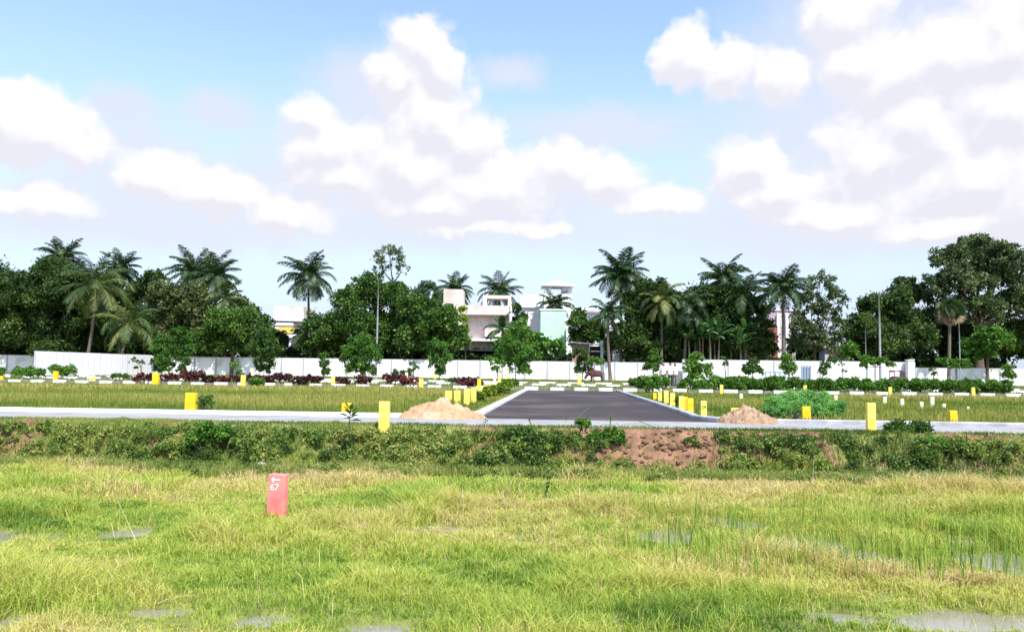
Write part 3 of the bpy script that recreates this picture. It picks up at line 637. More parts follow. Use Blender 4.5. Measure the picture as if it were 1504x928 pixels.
bpart(h, 'parapet', [(1129,453,1169,456,127.8,7.4)], M['whiteh'])
h = house('low_white_house', 'low white-roofed house under the open grey-green tree', 'house', 1228, 118)
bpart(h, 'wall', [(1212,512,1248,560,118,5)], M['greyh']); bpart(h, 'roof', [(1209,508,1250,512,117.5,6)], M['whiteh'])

# ------------------------------------------------------------------ walls and fences
def wall(name, label, px0, px1, d0, d1, h, sp, mats=('wall', 'wallpost'), cat='wall', gz=0.0, pw=.2, ribs=0, coping=True, h1=None, thick=.1):
    a_ = at(px0, 545, d0)[:2]; b_ = at(px1, 545, d1)[:2]; L = np.linalg.norm(b_ - a_); u = (b_ - a_) / L; nrm = np.array([u[1], -u[0]]); h1 = h1 or h
    root = thing(name, label, cat, (a_[0], a_[1], gz)); n = max(2, int(round(L / sp))); seg = L / n
    pan = MB()
    def slab(mb, s0, s1, z0, z1a, z1b, o0, o1):
        P = [a_ + u * s0 + nrm * o0, a_ + u * s1 + nrm * o0, a_ + u * s1 + nrm * o1, a_ + u * s0 + nrm * o1]
        v = [[p[0], p[1], z0] for p in P] + [[P[0][0],P[0][1],z1a],[P[1][0],P[1][1],z1b],[P[2][0],P[2][1],z1b],[P[3][0],P[3][1],z1a]]
        mb.add(v, np.array([[0,1,2,3],[7,6,5,4],[0,4,5,1],[1,5,6,2],[2,6,7,3],[3,7,4,0]]))
    hh = lambda s: gz + h + (h1 - h) * s / L
    for i in range(n):
        dz = rng.normal(0, .015); slab(pan, i * seg + pw / 2 + .004, (i + 1) * seg - pw / 2 - .004, gz - .1, hh(i * seg) + dz, hh((i + 1) * seg) + dz, -thick / 2, thick / 2)
    pan.build('wall_panels', M[mats[0]], root)
    if n <= 99:
        for i in range(n + 1):
            p = MB(); slab(p, i * seg - pw / 2, i * seg + pw / 2, gz - .1, hh(i * seg) + .03, hh(i * seg) + .03, -thick * .8, thick * .8); p.build('post', M[mats[1]], root)
    if ribs:
        rb = MB(); k = int(L / ribs)
        for i in range(k): s0 = i * L / k; slab(rb, s0, s0 + .05, gz, hh(s0) - .05, hh(s0) - .05, thick / 2, thick / 2 + .035)
        rb.build('sheet_seams', M['sheetrib'], root)
    if coping:
        cp = MB(); slab(cp, -.05, L + .05, hh(0) + .035, hh(0) + .075, hh(L) + .075, -thick * .75, thick * .75); cp.build('coping', M['kerbpaint'], root)
    return root
wall('boundary_wall', 'long white panel wall running behind the road end', 222, 1003, 108, 105, 2.35, 3.0)
wall('boundary_wall', 'short greyish-white wall left of the tall metal sheet fence', -70, 50, 112, 112, 2.3, 3.4, cat='wall')
wall('sheet_fence', 'tall white metal sheet fence at far left', 50, 222, 76, 95, 2.35, 4.8, mats=('sheet', 'sheetrib'), cat='fence', ribs=.95, coping=False, thick=.05, pw=.08)
wall('boundary_wall', 'tall plain whitewashed wall behind the green hedge', 1003, 1343, 104, 101, 2.8, 6.0, coping=True)
wall('boundary_wall', 'lower white wall at the right edge behind the hedge', 1343, 1600, 108, 103, 2.2, 5.2)
# gate in the tall wall
b0 = at(1184, 540, 100.9)
gt = thing('striped_gate', 'blue and white striped gate set against the tall plain wall', 'gate', (b0[0], 100.9, 0))
bpart(gt, 'gate_panel', [(1177,537,1192,566,101.0,.08)], M['whiteh'])
for x in (1177, 1181.3, 1185.5, 1189.7): bpart(gt, 'bar', [(x, 536.5, x + 1.9, 566, 100.8, .1)], M['gateblue'])
gt = thing('low_railing', 'low blue-grey railing behind the hedge left of the striped gate', 'railing', (at(1145, 540, 98)[0], 98, 0))
bpart(gt, 'rail', [(1124,546,1160,547.2,98,.08)], M['gateblue'])
for x in (1124, 1131, 1138, 1145, 1152, 1159): bpart(gt, 'bar', [(x, 547.2, x + 1.6, 565, 98, .08)], M['gateblue'])
gt = thing('gate_pier', 'white gate pier where the tall wall meets the lower wall', 'pillar', (at(1338, 540, 100)[0], 100, 0))
bpart(gt, 'pier', [(1334.5,529,1343,566,100,.7)], M['whiteh'], .02); bpart(gt, 'cap', [(1333.8,527.8,1343.7,529,99.9,.9)], M['kerbpaint'])

# lamp posts
def lamp(label, px, ptop, d, r=.09, arm=True, name='street_lamp', cat='street lamp', gz=0, side=1):
    tp = at(px, ptop, d); root = thing(name, label, cat, (tp[0], d, gz), 'poles and lamps along the far road')
    mb = MB(); mb.tube([(tp[0], d, gz - .1), (tp[0], d, gz + .6), (tp[0], d, tp[2] * .6), (tp[0], d, tp[2])], [r * 1.25, r * 1.1, r * .85, r * .6], 10); mb.build('pole', M['steel'], root, smooth=True)
    bs = MB(); bs.box((tp[0] - .18, d - .18, gz - .05), (tp[0] + .18, d + .18, gz + .12)); bs.build('base', M['concrete'], root)
    if arm:
        a_ = MB(); a_.tube([(tp[0], d, tp[2] - .1), (tp[0] + side * .18, d - .2, tp[2] + .12), (tp[0] + side * .42, d - .9, tp[2] + .5)], [.05, .045, .04], 7); a_.build('arm', M['steel'], root, smooth=True)
        hd = MB(); hd.tube([(tp[0] + side * .35, d - .6, tp[2] + .40), (tp[0] + side * .5, d - .85, tp[2] + .52), (tp[0] + side * .75, d - 1.3, tp[2] + .72), (tp[0] + side * .85, d - 1.45, tp[2] + .78)], [.06, .16, .14, .05], 8); hd.build('lamp_head', M['dark_roof_shade'], root, smooth=True)
lamp('tall grey street lamp in front of the broad green tree, left of centre', 556, 410, 88, r=.11)
lamp('tall grey street lamp with bent head at right', 1291, 434, 88, r=.13)
lamp('thin bare pole just left of the right-hand street lamp', 1271, 480, 92, .05, False, 'utility_pole', 'pole')
lamp('thin bare pole beside the fan palm', 1408.5, 472, 90, .07, False, 'utility_pole', 'pole')

# ------------------------------------------------------------------ saplings and shrubs in front of the wall
G2 = 'young trees planted in front of the wall'
def sap(label, lobes, d, base, mat_=None, leaf=.2, trunk=.05, name='young_tree', **k):
    return tree(name, label, 'young tree', lobes, d, base, mat_ or M['bright'], leaf=leaf, trunk=trunk, group=G2, depth=.3, **k)
sap('left feathery column-shaped tree of the pair at the fence end', [(238,502,11),(237,515,15),(238,530,15),(233,542,9),(242,542,9)], 90, 238, leaf=.24, tint0=.3)
sap('right feathery column-shaped tree of the pair at the fence end', [(264,490,12),(265,505,15),(268,520,15),(266,533,13),(266,543,8)], 92, 266, leaf=.24, tint0=.25)
sap('bushy green tree in front of the wall left of the balcony building', [(388,498,15),(380,512,18),(397,518,17),(388,533,16),(387,543,11)], 90, 388, leaf=.24, tint0=.3, mat_=Mi)
sap('slim dark-leaved sapling in front of the white wall below the lone full palm', [(476,524,8),(475,536,9),(477,547,8)], 62, 476, leaf=.2, mat_=Mi)
sap('round bright green tree just left of the left street lamp', [(530,508,20),(518,522,19),(543,522,18),(530,538,19),(517,543,11),(541,544,11)], 84, 530, leaf=.24, tint0=.3)
sap('rounded green tree in front of the wall, left of the beige house', [(642,512,15),(648,522,17),(641,537,15),(648,546,9)], 86, 645, leaf=.24, tint0=.3)
sap('sparse spindly sapling left of the rounded green tree by the wall', [(606,536,6),(612,541,5),(602,544,4)], 78, 607, leaf=.22, dens=.5, mat_=Mi)
sap('thin sapling with a few dark leaves against the metal sheet fence', [(196,529,6),(208,533,6),(200,540,3)], 72, 209, leaf=.2, dens=.4, mat_=Mi)
sap('sapling with pale sprawling top in the maroon shrub row', [(345,538,9),(352,548,6)], 60, 347, leaf=.2, dens=.6)
sap('tall bright tree closing the left end of the wall gap by the road', [(752,512,17),(767,522,18),(757,540,17),(744,533,12),(768,542,12)], 84, 757, leaf=.24, tint0=.3)
sap('broad-leaved pale green sapling left of the road, against the wall', [(725,532,10),(735,537,9),(727,543,7)], 74, 732, leaf=.28, tint0=.6, dens=.6)
sap('dark green sapling leaning over the cow', [(851,520,11),(858,533,12),(852,545,9),(864,545,8)], 86, 856, leaf=.25, mat_=Mi, tint0=.3)
sap('light green sapling directly behind the cow', [(872,531,9),(882,533,7)], 90, 872, leaf=.25, tint0=.55)
sap('cone-shaped young tree left of the three people', [(960,518,7),(961,530,11),(957,542,12)], 74, 960, leaf=.22, tint0=.35)
sap('bright broad-leaved young tree right of the three people', [(1022,528,12),(1016,541,14),(1032,545,14),(1022,555,12)], 68, 1022, leaf=.24, tint0=.6)
sap('thin forked sapling against the tall plain wall', [(1063,528,5),(1066,535,5)], 80, 1064, leaf=.22, dens=.5, mat_=Mi)
sap('dark compact young tree in front of the tall plain wall', [(1105,535,9),(1100,545,11),(1112,546,9)], 78, 1105, leaf=.22, tint0=.3, mat_=Mi)
sap('upright bright young tree left of the striped gate', [(1157,526,9),(1155,538,11),(1162,545,11)], 78, 1158, leaf=.22, tint0=.4)
sap('leaning dark young tree right of the striped gate', [(1222,530,7),(1212,537,8),(1207,547,8)], 78, 1207, leaf=.22, mat_=Mi)
sap('bare twiggy sapling before the tall wall, left of the street lamp', [(1236,535,5),(1240,545,4)], 80, 1238, leaf=.2, dens=.3, mat_=Mi)
sap('flat-topped young tree around the foot of the right street lamp', [(1272,530,9),(1285,532,9),(1298,532,8),(1268,538,6),(1308,536,6)], 76, 1285, leaf=.22, tint0=.5)
sap('flat-topped young tree below the fan palm', [(1390,533,8),(1405,535,10),(1418,536,9),(1378,530,6)], 76, 1406, leaf=.22, tint0=.45)
sap('pale young tree near the right edge by the lower wall', [(1480,543,8),(1478,552,8),(1486,552,6)], 66, 1480, leaf=.2, tint0=.6)
sap('small dark sapling against the lower wall', [(1370,543,5),(1373,549,4)], 80, 1371, leaf=.2, dens=.5, mat_=Mi)
# maroon shrubs
def shrub(name, label, cat, px, py_base, w, h, mat_, leaf=.12, dens=1.0, z=0, group=None, tint0=.5, n=3, stems=True):
    b0 = gnd(px, py_base, z); d = b0[1]; root = thing(name, label, cat, b0, group); mb = MB(); W = w * d / F / 2; H = h * d / F; stm = MB()
    for i in range(n):
        o = np.array([(i - (n - 1) / 2) / max(1, n / 2) * W * .8 + rng.normal(0, .05 * W), rng.normal(0, .3) * W * .4, H * rng.uniform(.42, .66)])
        lobe_leaves(mb, b0 + o, min(H * .48, W * .75), leaf, dens, .95, .4, tint0=tint0); 
        for _ in range(4): stm.tube([b0 + np.array([o[0] * .5, 0, -.02]), b0 + o + rnd_unit(1)[0] * H * .25], [.018 * H + .006, .005], 4)
    mb.build('foliage', mat_, root)
    if stems: stm.build('stems', M['bark'], root)
    return root
GM = 'maroon-leaved shrubs along the left kerb'
mlab = {
 212:'dull brown-red shrub at the right end of the metal sheet fence', 248:'low maroon shrub right of the fence-end yellow post', 277:'brightest crimson shrub of the maroon row',
 288:'tall crimson-topped shrub in the maroon row', 307:'near-black maroon shrub between two white kerb stones', 329:'orange-tinged maroon shrub under the pale sprawling sapling', 349:'dark maroon shrub touching a yellow post on its left',
 372:'small maroon shrub just right of a yellow post', 398:'wide maroon shrub left of the balcony building line', 416:'dark maroon shrub beneath the balcony building', 445:'blackish maroon shrub left of the slim sapling', 462:'blackish maroon shrub touching the slim sapling',
 503:'orange-brown shrub right of the slim sapling', 532:'small rust-coloured shrub near the street lamp', 575:'low maroon shrub right of the street lamp', 598:'bright red shrub with a cream post in it', 683:'dark maroon shrub left of the yellow post rows', 694:'tall dark maroon shrub behind the yellow post rows'}
for px, lab in mlab.items():
    yb = 560 + (px - 210) * .013 + rng.uniform(0, 2.5); hh_ = 13 if px in (277, 288, 598) else 10
    t0 = .8 if px in (277, 598) else (.25 if px in (307, 445, 462, 416) else .5)
    shrub('maroon_shrub', lab, 'shrub', px, yb + 2.5, rng.uniform(20, 29), hh_ * rng.uniform(1.0, 1.45) + 2, M['maroon'], leaf=.2, group=GM, tint0=t0, dens=.6)
GV = 'green shrubs on the verge'
for px, py, w, h, lab, mt in [(20,556,60,17,'low green shrub at the left edge in front of the greyish wall','bright'),(50,557,34,16,'green shrub at the left end of the metal sheet fence','bright'),
    (90,556,50,20,'rounded green shrub before the metal sheet fence','bright'),(175,559,30,10,'small dark green plant at the foot of the metal sheet fence','mid'),(377,570,26,14,'leafy plant at the grass edge right of a yellow post','bright'),
    (668,563,22,8,'small green tuft between far kerb stones left of the road','mid'),(590,556,30,12,'pale green weed clump by the far kerb','grey')]:
    shrub('green_shrub', lab, 'shrub', px, py, w, h, M[mt], leaf=.15, group=GV)
# hedge on the right, two runs of planted bushes
hedges = [(1048, 1236, 'left run of the leafy hedge behind the right-hand plots', 'hedge'), (1246, 1482, 'right run of the leafy hedge behind the right-hand plots', 'hedge')]
for x0, x1, lab, c_ in hedges:
    b0 = gnd((x0 + x1) / 2, 577); root = thing('hedge', lab, c_, b0, 'hedges'); mb = MB(); stm = MB(); x = x0
    while x <= x1:
        yb = 573.5 + (x - 1048) * .0135; p = gnd(x, yb)
        for k in range(2):
            o = p + np.array([rng.normal(0, .1), rng.normal(0, .35), rng.uniform(.25, .62)]); lobe_leaves(mb, o, rng.uniform(.26, .42), .13, .9, .95, .45, tint0=.42)
        stm.tube([p + np.array([0, 0, -.02]), p + np.array([rng.normal(0, .05), 0, .6])], [.02, .01], 4); x += 7.5
    mb.build('foliage', M['bright'], root); stm.build('stems', M['bark'], root)
shrub('green_shrub', 'hedge-like bush between the people and the left hedge run', 'shrub', 1012, 573, 36, 16, M['bright'], leaf=.14, group=GV)
shrub('green_shrub', 'hedge-like bush just left of the left hedge run', 'shrub', 1036, 574, 32, 17, M['bright'], leaf=.14, group=GV)
# croton rows at the road
GC = 'yellow-green leafy plants beside the road kerbs'
for px, py, w, h, lab, mt in [(702,589,18,14,'leafy plant growing against the front yellow posts left of the road','croton'),(716,586,20,18,'second leafy plant from the front beside the left kerb','croton'),(730,582,20,20,'yellow-green plant halfway along the left kerb','croton'),
    (742,578,20,20,'tall yellow-green plant towards the far end of the left kerb','croton'),(750,573,18,16,'farthest leafy plant beside the left kerb','bright')]:
    shrub('roadside_plant', lab, 'plant', px, py, w, h, M[mt], leaf=.14, group=GC, tint0=.5)
for px, py, w, h, lab, mt in [(938,572,26,18,'bright leafy bush at the far right corner of the road','bright'),(954,577,30,24,'broad dark-leaved bush right of the road, behind the yellow posts','bright'),(972,573,20,20,'leafy bush between the corner bush and the people','bright'),(994,596,8,14,'small dark weed growing between two yellow posts right of the road','mid')]:
    shrub('roadside_bush', lab, 'bush', px, py, w, h, M[mt], leaf=.16, group='bushes right of the road', tint0=.45)
# feathery green bush behind the right kerb
b0 = gnd(1178, 614); root = thing('feathery_bush', 'wide feathery bright green bush behind the right kerb', 'bush', b0); mb = MB(); stm = MB()
for px, py, r, dd in [(1140,598,15,19.6),(1160,592,15,20.3),(1185,592,16,21),(1208,594,15,20.4),(1228,602,13,19.8),(1150,606,12,19.2),(1205,605,12,19.3),(1175,601,14,19.9),(1128,606,9,19.6),(1190,583,9,21.5),(1160,582,8,21.5)]:
    c = at(px, py, dd); rr = r * dd / F * 1.1; lobe_leaves(mb, c, rr, .045, 1.0, .8, .42, aspect=.4, tint0=.55, tvar=.22)
    for _ in range(5): stm.tube([np.array([b0[0] + rng.normal(0, .2), dd, -.05]), c + rnd_unit(1)[0] * rr * .7], [.012, .003], 4)
mb.build('foliage', M['feather'], root); stm.build('stems', M['bark'], root)

# ------------------------------------------------------------------ marker posts
def post(label, px, ytop, ybot, wpx, z=0.0, mat_='yellow', rot=0.0, tilt=0.0, txt=None, group=None, cat='marker post', name='marker_post', th=.55, tz_=0.0):
    b0 = gnd(px, ybot, z); d = b0[1]; h = (ybot - ytop) * d / F; w_ = wpx * d / F
    root = thing(name, label, cat, b0, group)
    mb = MB(); t = w_ * th
    def ring(ww, tt_, z_): return [[-ww/2,-tt_/2,z_],[ww/2,-tt_/2,z_],[ww/2,tt_/2,z_],[-ww/2,tt_/2,z_]]
    v = np.array(ring(w_ * 1.03, t * 1.05, -.12 if z >= -.01 or z < -.5 else -.45) + ring(w_ * .98, t * .98, h))
    v += b0
    mb.add(v, np.array([[3,2,1,0],[4,5,6,7],[0,1,5,4],[1,2,6,5],[2,3,7,6],[3,0,4,7]]))
    mb.build('shaft', M[mat_], root, bevel=w_ * .05)
    if txt:
        for s_, fx, fz, sz, mm, nm in txt:
            cu = bpy.data.curves.new(nm, 'FONT'); cu.body = s_; cu.size = sz * h; cu.extrude = .0015; cu.align_x = 'CENTER'
            oc = bpy.data.objects.new('t', cu); me = bpy.data.meshes.new_from_object(oc); bpy.data.objects.remove(oc); me.materials.clear(); me.materials.append(M[mm])
            o = bpy.data.objects.new(nm, me); COL.objects.link(o); o.parent = root
            o.location = (fx * w_, -t * 1.03 / 2 - .004, fz * h); o.rotation_euler = (math.pi / 2, 0, 0)
    root.rotation_euler = (tz_, tilt, rot); del root['_b']
    return root
r_ = post('pink-red post marked with an arrow and 67, alone in the wet field', 406, 697.5, 764, 26, -.80, 'red', rot=R(-8), tilt=R(1.3), txt=[('67', -.1, .66, .20, 'white', 'number')], th=.5, name='plot_marker_post')
# arrow built as strokes
b0 = gnd(406, 764, -.8); d = b0[1]; h = 66.5 * d / F; w_ = 26 * d / F; t = w_ * .5
ar = MB(); yv = -t * 1.05 / 2 - .003; zc = .885 * h
def stroke(p, q_, wd):
    p = np.array(p); q_ = np.array(q_); dv = (q_ - p) / np.linalg.norm(q_ - p); n_ = np.array([-dv[1], dv[0]]) * wd / 2
    c4 = [p + n_, p - n_, q_ - n_, q_ + n_]; v = [[c[0], yv, c[1]] for c in c4] + [[c[0], yv + .004, c[1]] for c in c4]
    ar.add(v, np.array([[0,1,2,3],[7,6,5,4],[0,4,5,1],[1,5,6,2],[2,6,7,3],[3,7,4,0]]))
stroke((-.30 * w_, zc), (.20 * w_, zc), .016); stroke((-.30 * w_, zc), (-.16 * w_, zc + .028), .014); stroke((-.30 * w_, zc), (-.16 * w_, zc - .028), .014)
o = ar.build('arrow_mark', M['white']); o.parent = r_
GP = 'yellow plot marker posts'
P_ = [  # label, px, ytop, ybot, w, mat, z
 ('largest pale yellow post, standing on the bank in front of the left kerb', 564, 590, 638, 15.5, 'cream', -.19),
 ('tall pale yellow post on the bank edge in front of the right kerb', 1279.5, 592, 637, 12.5, 'cream', -.06),
 ('squat deep-yellow post behind the left kerb with a weed on its right', 280, 577, 604, 15, 'yellow', 0),
 ('half-hidden yellow post behind the kerb above the dark rosette plant', 509, 592, 609, 13.5, 'yellow', 0),
 ('deep-yellow post in front of the feathery green bush', 1184, 597, 617, 11.5, 'yellow', 0),
 ('yellow post behind the right kerb, nearest the right edge', 1399.5, 603, 622, 11, 'yellow', 0),
 ('yellow post with dark numerals 24 beside the right kerb corner', 1033.5, 589, 612, 8.5, 'cream', 0),
 ('yellow post almost buried by the right sand heap', 1080, 599, 615, 13, 'cream', 0),
 ('deep-yellow post second in front of the right kerb row', 1013.5, 585, 605, 9, 'yellow', 0),
 ('pale front post of the touching pair in the right kerb row', 1001, 582, 601.5, 7.5, 'cream', 0),
 ('deep-yellow rear post of the touching pair in the right kerb row', 1006.8, 583, 601, 5.5, 'yellow', 0),
 ('yellow post just left of the small dark weed in the right kerb row', 987.5, 577.5, 596, 7, 'cream', 0),
 ('fourth-from-far yellow post in the right kerb row', 978.6, 574, 592.5, 6.5, 'cream', 0),
 ('slim yellow post beneath the broad dark-leaved bush', 969, 576, 589, 5.5, 'cream', 0),
 ('farthest short yellow post of the right kerb row', 961.5, 577, 586, 5, 'yellow', 0),
 ('short yellow post leftmost above the left sand heap', 658.5, 574, 591, 10, 'cream', 0),
 ('yellow post second from left above the left sand heap', 671.5, 573.5, 592, 9, 'cream', 0),
 ('tall yellow post at the right shoulder of the left sand heap', 685.5, 571, 593.5, 9, 'cream', 0),
 ('yellow post wrapped by leaves right of the sand heap shoulder', 695.5, 569, 591, 7.5, 'cream', 0),
 ('yellow post among leaves, second right of the sand heap shoulder', 704, 568.5, 587, 6.5, 'cream', 0),
 ('yellow post among leaves midway along the left kerb row', 712.5, 566, 584, 6, 'cream', 0),
 ('leaf-dappled yellow post beyond the midway one in the left kerb row', 720.5, 564, 581, 6, 'cream', 0),
 ('deep-yellow post standing alone behind the start of the left kerb row', 703.5, 556.5, 573, 5.5, 'yellow', 0),
 ('slim cream post in the far left kerb row, left of its taller twin', 726.5, 549, 563, 3.6, 'pale', 0),
 ('taller slim cream post in the far left kerb row', 733, 553, 570, 4.5, 'cream', 0),
 ('yellow post at the far end of the left kerb row, by the tall bright tree', 745, 548, 562, 3.6, 'cream', 0),
 ('yellow post by the far kerb stones behind the left sand heap', 618.5, 556, 570, 6, 'cream', 0),
 ('tiny cream post under the rounded green tree by the wall', 638.7, 547, 557, 3.4, 'cream', 0),
 ('yellow post at the road end in front of the cow', 851, 550.5, 565.5, 5, 'cream', 0),
 ('yellow post in front of the rounded green shrub by the metal sheet fence', 81.5, 545, 560, 6.5, 'yellow', 0),
 ('yellow post at the right end of the metal sheet fence', 228.5, 548, 566.5, 9, 'yellow', 0),
 ('yellow post amid the maroon shrubs below the pale sprawling sapling', 357, 551, 569.5, 6.5, 'cream', 0),
 ('yellow post right of the slim dark-leaved sapling', 489, 553, 568, 5.5, 'cream', 0),
 ('low yellow block at the foot of the metal sheet fence', 136, 554.5, 561, 8, 'cream', 0),
 ('orange-yellow block cut by the left edge of the photo', 1, 552, 560, 6, 'yellow', 0),
 ('pale post behind the pair of feathery column trees', 247, 532, 550, 3.2, 'pale', 0),
 ('pale post beside the bushy green tree in front of the wall', 370, 541, 552, 5.5, 'pale', 0),
 ('small cream post beneath the round bright green tree', 531, 544, 554, 3.6, 'cream', 0),
 ('cream post standing in the bright red shrub', 597, 547, 559, 4, 'pale', 0),
 ('slim yellow post at the hedge foot, leftmost of the hedge row', 1059.5, 565, 579.5, 4.8, 'cream', 0),
 ('slim yellow post at the hedge foot above the feathery green bush', 1182.5, 566, 580, 4.8, 'cream', 0),
 ('slim yellow post at the hedge foot right of the tall bank-edge post', 1307.5, 568.5, 584, 4.8, 'cream', 0),
 ('slim leaning yellow post at the hedge foot near the right edge', 1430, 569, 586, 4.8, 'cream', 0),
 ('tiny cream stub in the grass left of the feathery green bush', 1088.5, 578, 588, 4.5, 'pale', 0),
 ('tiny cream stub in the grass right of the feathery green bush', 1227.5, 580.5, 590, 4.5, 'pale', 0),
 ('small cream stub close above the tall bank-edge post', 1299.5, 583, 596, 5, 'pale', 0),
 ('small cream stub a little right of the tall bank-edge post', 1325, 586, 600, 5, 'pale', 0),
 ('small cream stub standing lowest in the right-hand grass', 1353.5, 590, 602, 5, 'pale', 0),
 ('tallest cream stub in the right-hand grass', 1369, 583, 599, 5.5, 'pale', 0),
 ('short wide cream stub above the rightmost kerb post', 1386.5, 593, 602, 5, 'pale', 0),
 ('barely visible cream stub sunk in grass at right', 1422, 597, 604, 3.5, 'pale', 0),
]
for lab, px, yt, yb, w_, mt, z in P_:
    stub = mt == 'pale' and px > 1080
    post(lab, px, yt, yb, w_, z, mt, rot=rng.normal(0, .05), tilt=R(-2.5) if 'leaning' in lab else rng.normal(0, .012), group='small cream stubs in the right-hand grass' if stub else GP,
         txt=[('24', 0, .55, .28, 'black', 'number')] if '24' in lab else None, cat='stub post' if stub else 'marker post', th=.6)

# ------------------------------------------------------------------ sand heaps, stones, bird
def heap(name, label, pts, zpk, seed, mat_):
    cx, cy, rx, ry = pts; n = 90; u = np.linspace(-1.1, 1.1, n); X, Y = np.meshgrid(u, u)
    ang = np.arctan2(Y, X); rr = np.sqrt(X**2 + Y**2) * (1 + .18 * (vn(ang * 1.5 + 7, X * 0, seed) - .5))
    H = np.clip(1 - rr, 0, 1); prof = H ** .8 * zpk * (1 - .25 * np.clip(X, 0, 1)); wx, wy = X * rx + cx, Y * ry + cy
    Z = prof * (1 + .5 * (fbm(wx * 3, wy * 3, seed) - .5)) + sst(0, .1, H) * ((fbm(wx * 7, wy * 7, seed + 3) - .5) * .20 + (vn(wx * 18, wy * 18, seed + 5) - .5) * .06) + .0
    Z = np.where(H <= 0, -.06, Z)
    root = MB(); idx = np.arange(n * n).reshape(n, n); q = np.stack([idx[:-1,:-1], idx[:-1,1:], idx[1:,1:], idx[1:,:-1]], -1).reshape(-1, 4)
    root.add(np.stack([wx, wy, Z], -1).reshape(-1, 3), q); o = root.build(name, mat_, smooth=True); return tag(o, label, 'sand heap', 'sand heaps on the kerb')
cL = at(648, 610, 17.9); heap('sand_heap', 'wide low sandy-orange heap spilling onto the left side of the road mouth', (cL[0] + .08, 17.95, .98, .85), .42, 3, M['sand'])
cR = at(1098, 614, 17.4); heap('sand_heap', 'smaller brownish sand heap at the right kerb beside a buried post', (cR[0], 17.45, .64, .55), .37, 9, mat('brown_sand', (.34,.23,.15), (.20,.13,.08), scale=9, bump=.05, rough=.95, detail=8))
def stone(label, px, py, s, z=0.01, mat_='stone'):
    b0 = gnd(px, py, z); th = rnd_unit(60); mb = MB(); bpy_me = bpy.data.meshes.new('t'); import bmesh; bm = bmesh.new(); bmesh.ops.create_icosphere(bm, subdivisions=2, radius=1)
    for v in bm.verts:
        k = 1 + .35 * (float(vn(v.co.x * 2 + 5 + px, v.co.y * 2 + v.co.z * 3, 3)) - .5); v.co = Vector((v.co.x * s * k * 1.2, v.co.y * s * k, v.co.z * s * k * .75))
    bm.to_mesh(bpy_me); bm.free(); bpy_me.materials.append(M[mat_]); o = bpy.data.objects.new('stone', bpy_me); COL.objects.link(o); o.location = b0 + np.array([0, 0, s * .5]); return tag(o, label, 'stone', 'loose stones')
stone('dark stone at the left foot of the smaller sand heap', 1067, 617, .075); stone('dark round lump right beside the stone under the smaller sand heap', 1076, 617, .085)
stone('pale flat stone at the foot of the bank above the pink-red post', 383, 688, .09, -.74, 'concrete')
# small black bird
b0 = gnd(1168, 620, .0); b0[2] = .0; br = thing('bird', 'small black bird perched on the pavement strip before the right kerb', 'bird', b0)
mb = MB(); mb.tube(b0 + np.array([[-.13,0,.05],[-.06,0,.07],[0,0,.11],[.05,0,.16],[.075,0,.195],[.085,0,.215]]), [.008,.03,.048,.042,.03,.01], 8); mb.build('body', M['bird'], br, smooth=True)
mb = MB(); mb.tube(b0 + np.array([[.095,-.0,.2],[.135,0,.19]]), [.01,.002], 6); mb.build('beak', M['bird'], br)
for s in (-1, 1):
    mb = MB(); mb.tube(b0 + np.array([[.0,s*.018,.0],[.005,s*.018,.08]]), [.004,.005], 5); mb.build('leg', M['bird'], br)

# ------------------------------------------------------------------ scrub on the bank
sb = MB()
def bank_lobe(mb, x, t, r, leaf, tint0, dens=1.0, lift=.3):
    foot, top = bankparam(np.array([x])); y = float(foot[0] + (top[0] - foot[0]) * t); z = float(tz(np.array([x]), np.array([y]))[0])
    zc = z + r * lift; cap_ = -.06 - r * .95
    if t > .45: zc = min(zc, cap_ + .06 * (1 if rng.uniform() < .12 else 0))
    lobe_leaves(mb, (x, y, zc), r, leaf, dens, .75, .40, aspect=.6, tint0=tint0, tvar=.2)
n_l = 0
for i in range(1500):
    x = rng.uniform(-13.5, 13.5); t = rng.uniform(-.55, .98); px = CX + x / (14.7 + t) * F
    bq = bare(px)
    if .05 < t < .98 and rng.uniform() < bq: continue
    if rng.uniform() < 1.05 - 2.1 * float(fbm(np.array([x * 1.1]), np.array([t * 1.5]), 150)[0]) + (.35 if t < 0 else 0): continue
    zone = float(fbm(np.array([x * .45]), np.array([t * .6]), 120)[0]); dk = .25 if zone > .56 else .52 + .2 * (zone < .45)
    r = rng.uniform(.07, .22) * (1.2 if .2 < t < .8 else .8)
    lf = rng.choice([.035, .05, .065], p=[.35, .4, .25]); bank_lobe(sb, x, t, r, lf, dk + rng.normal(0, .1) + (.18 if t < .1 else 0), .55); n_l += 1
tag(sb.build('bank_scrub', M['scrub']), 'tangled green creepers and weeds covering the earth bank', 'scrub', kind='stuff')
# long grass fringe on the bank and its foot
bf = MB(); n = 170000; X = rng.uniform(-14, 14, n); foot, top = bankparam(X); t = rng.uniform(-.5, 1.12, n); Y = foot + (top - foot) * t
bq = np.array([bare(CX + x / 15 * F) for x in X]); k = rng.uniform(0, 1, n) > bq * ((t > .1) & (t < .95)) ; X, Y, t = X[k], Y[k], t[k]; n = len(X)
den = fbm(X * .9, t * 2, 130); k = rng.uniform(0, 1, n) < sst(.25, .6, den) * .8 + .2; X, Y, t = X[k], Y[k], t[k]; n = len(X)
blades(bf, X, Y, tz(X, Y), rng.uniform(.07, .22, n) * np.where(t < .15, 1.1, np.where(t > .7, .34, .7)), np.full(n, .011), .32 + .55 * sst(.35, .65, fbm(X * .6, t, 133)) + rng.normal(0, .18, n) + .35 * (t < .1), lean=.7)
tag(bf.build('bank_grass', M['scrub']), 'long mixed grass fringing the earth bank', 'grass', kind='stuff')
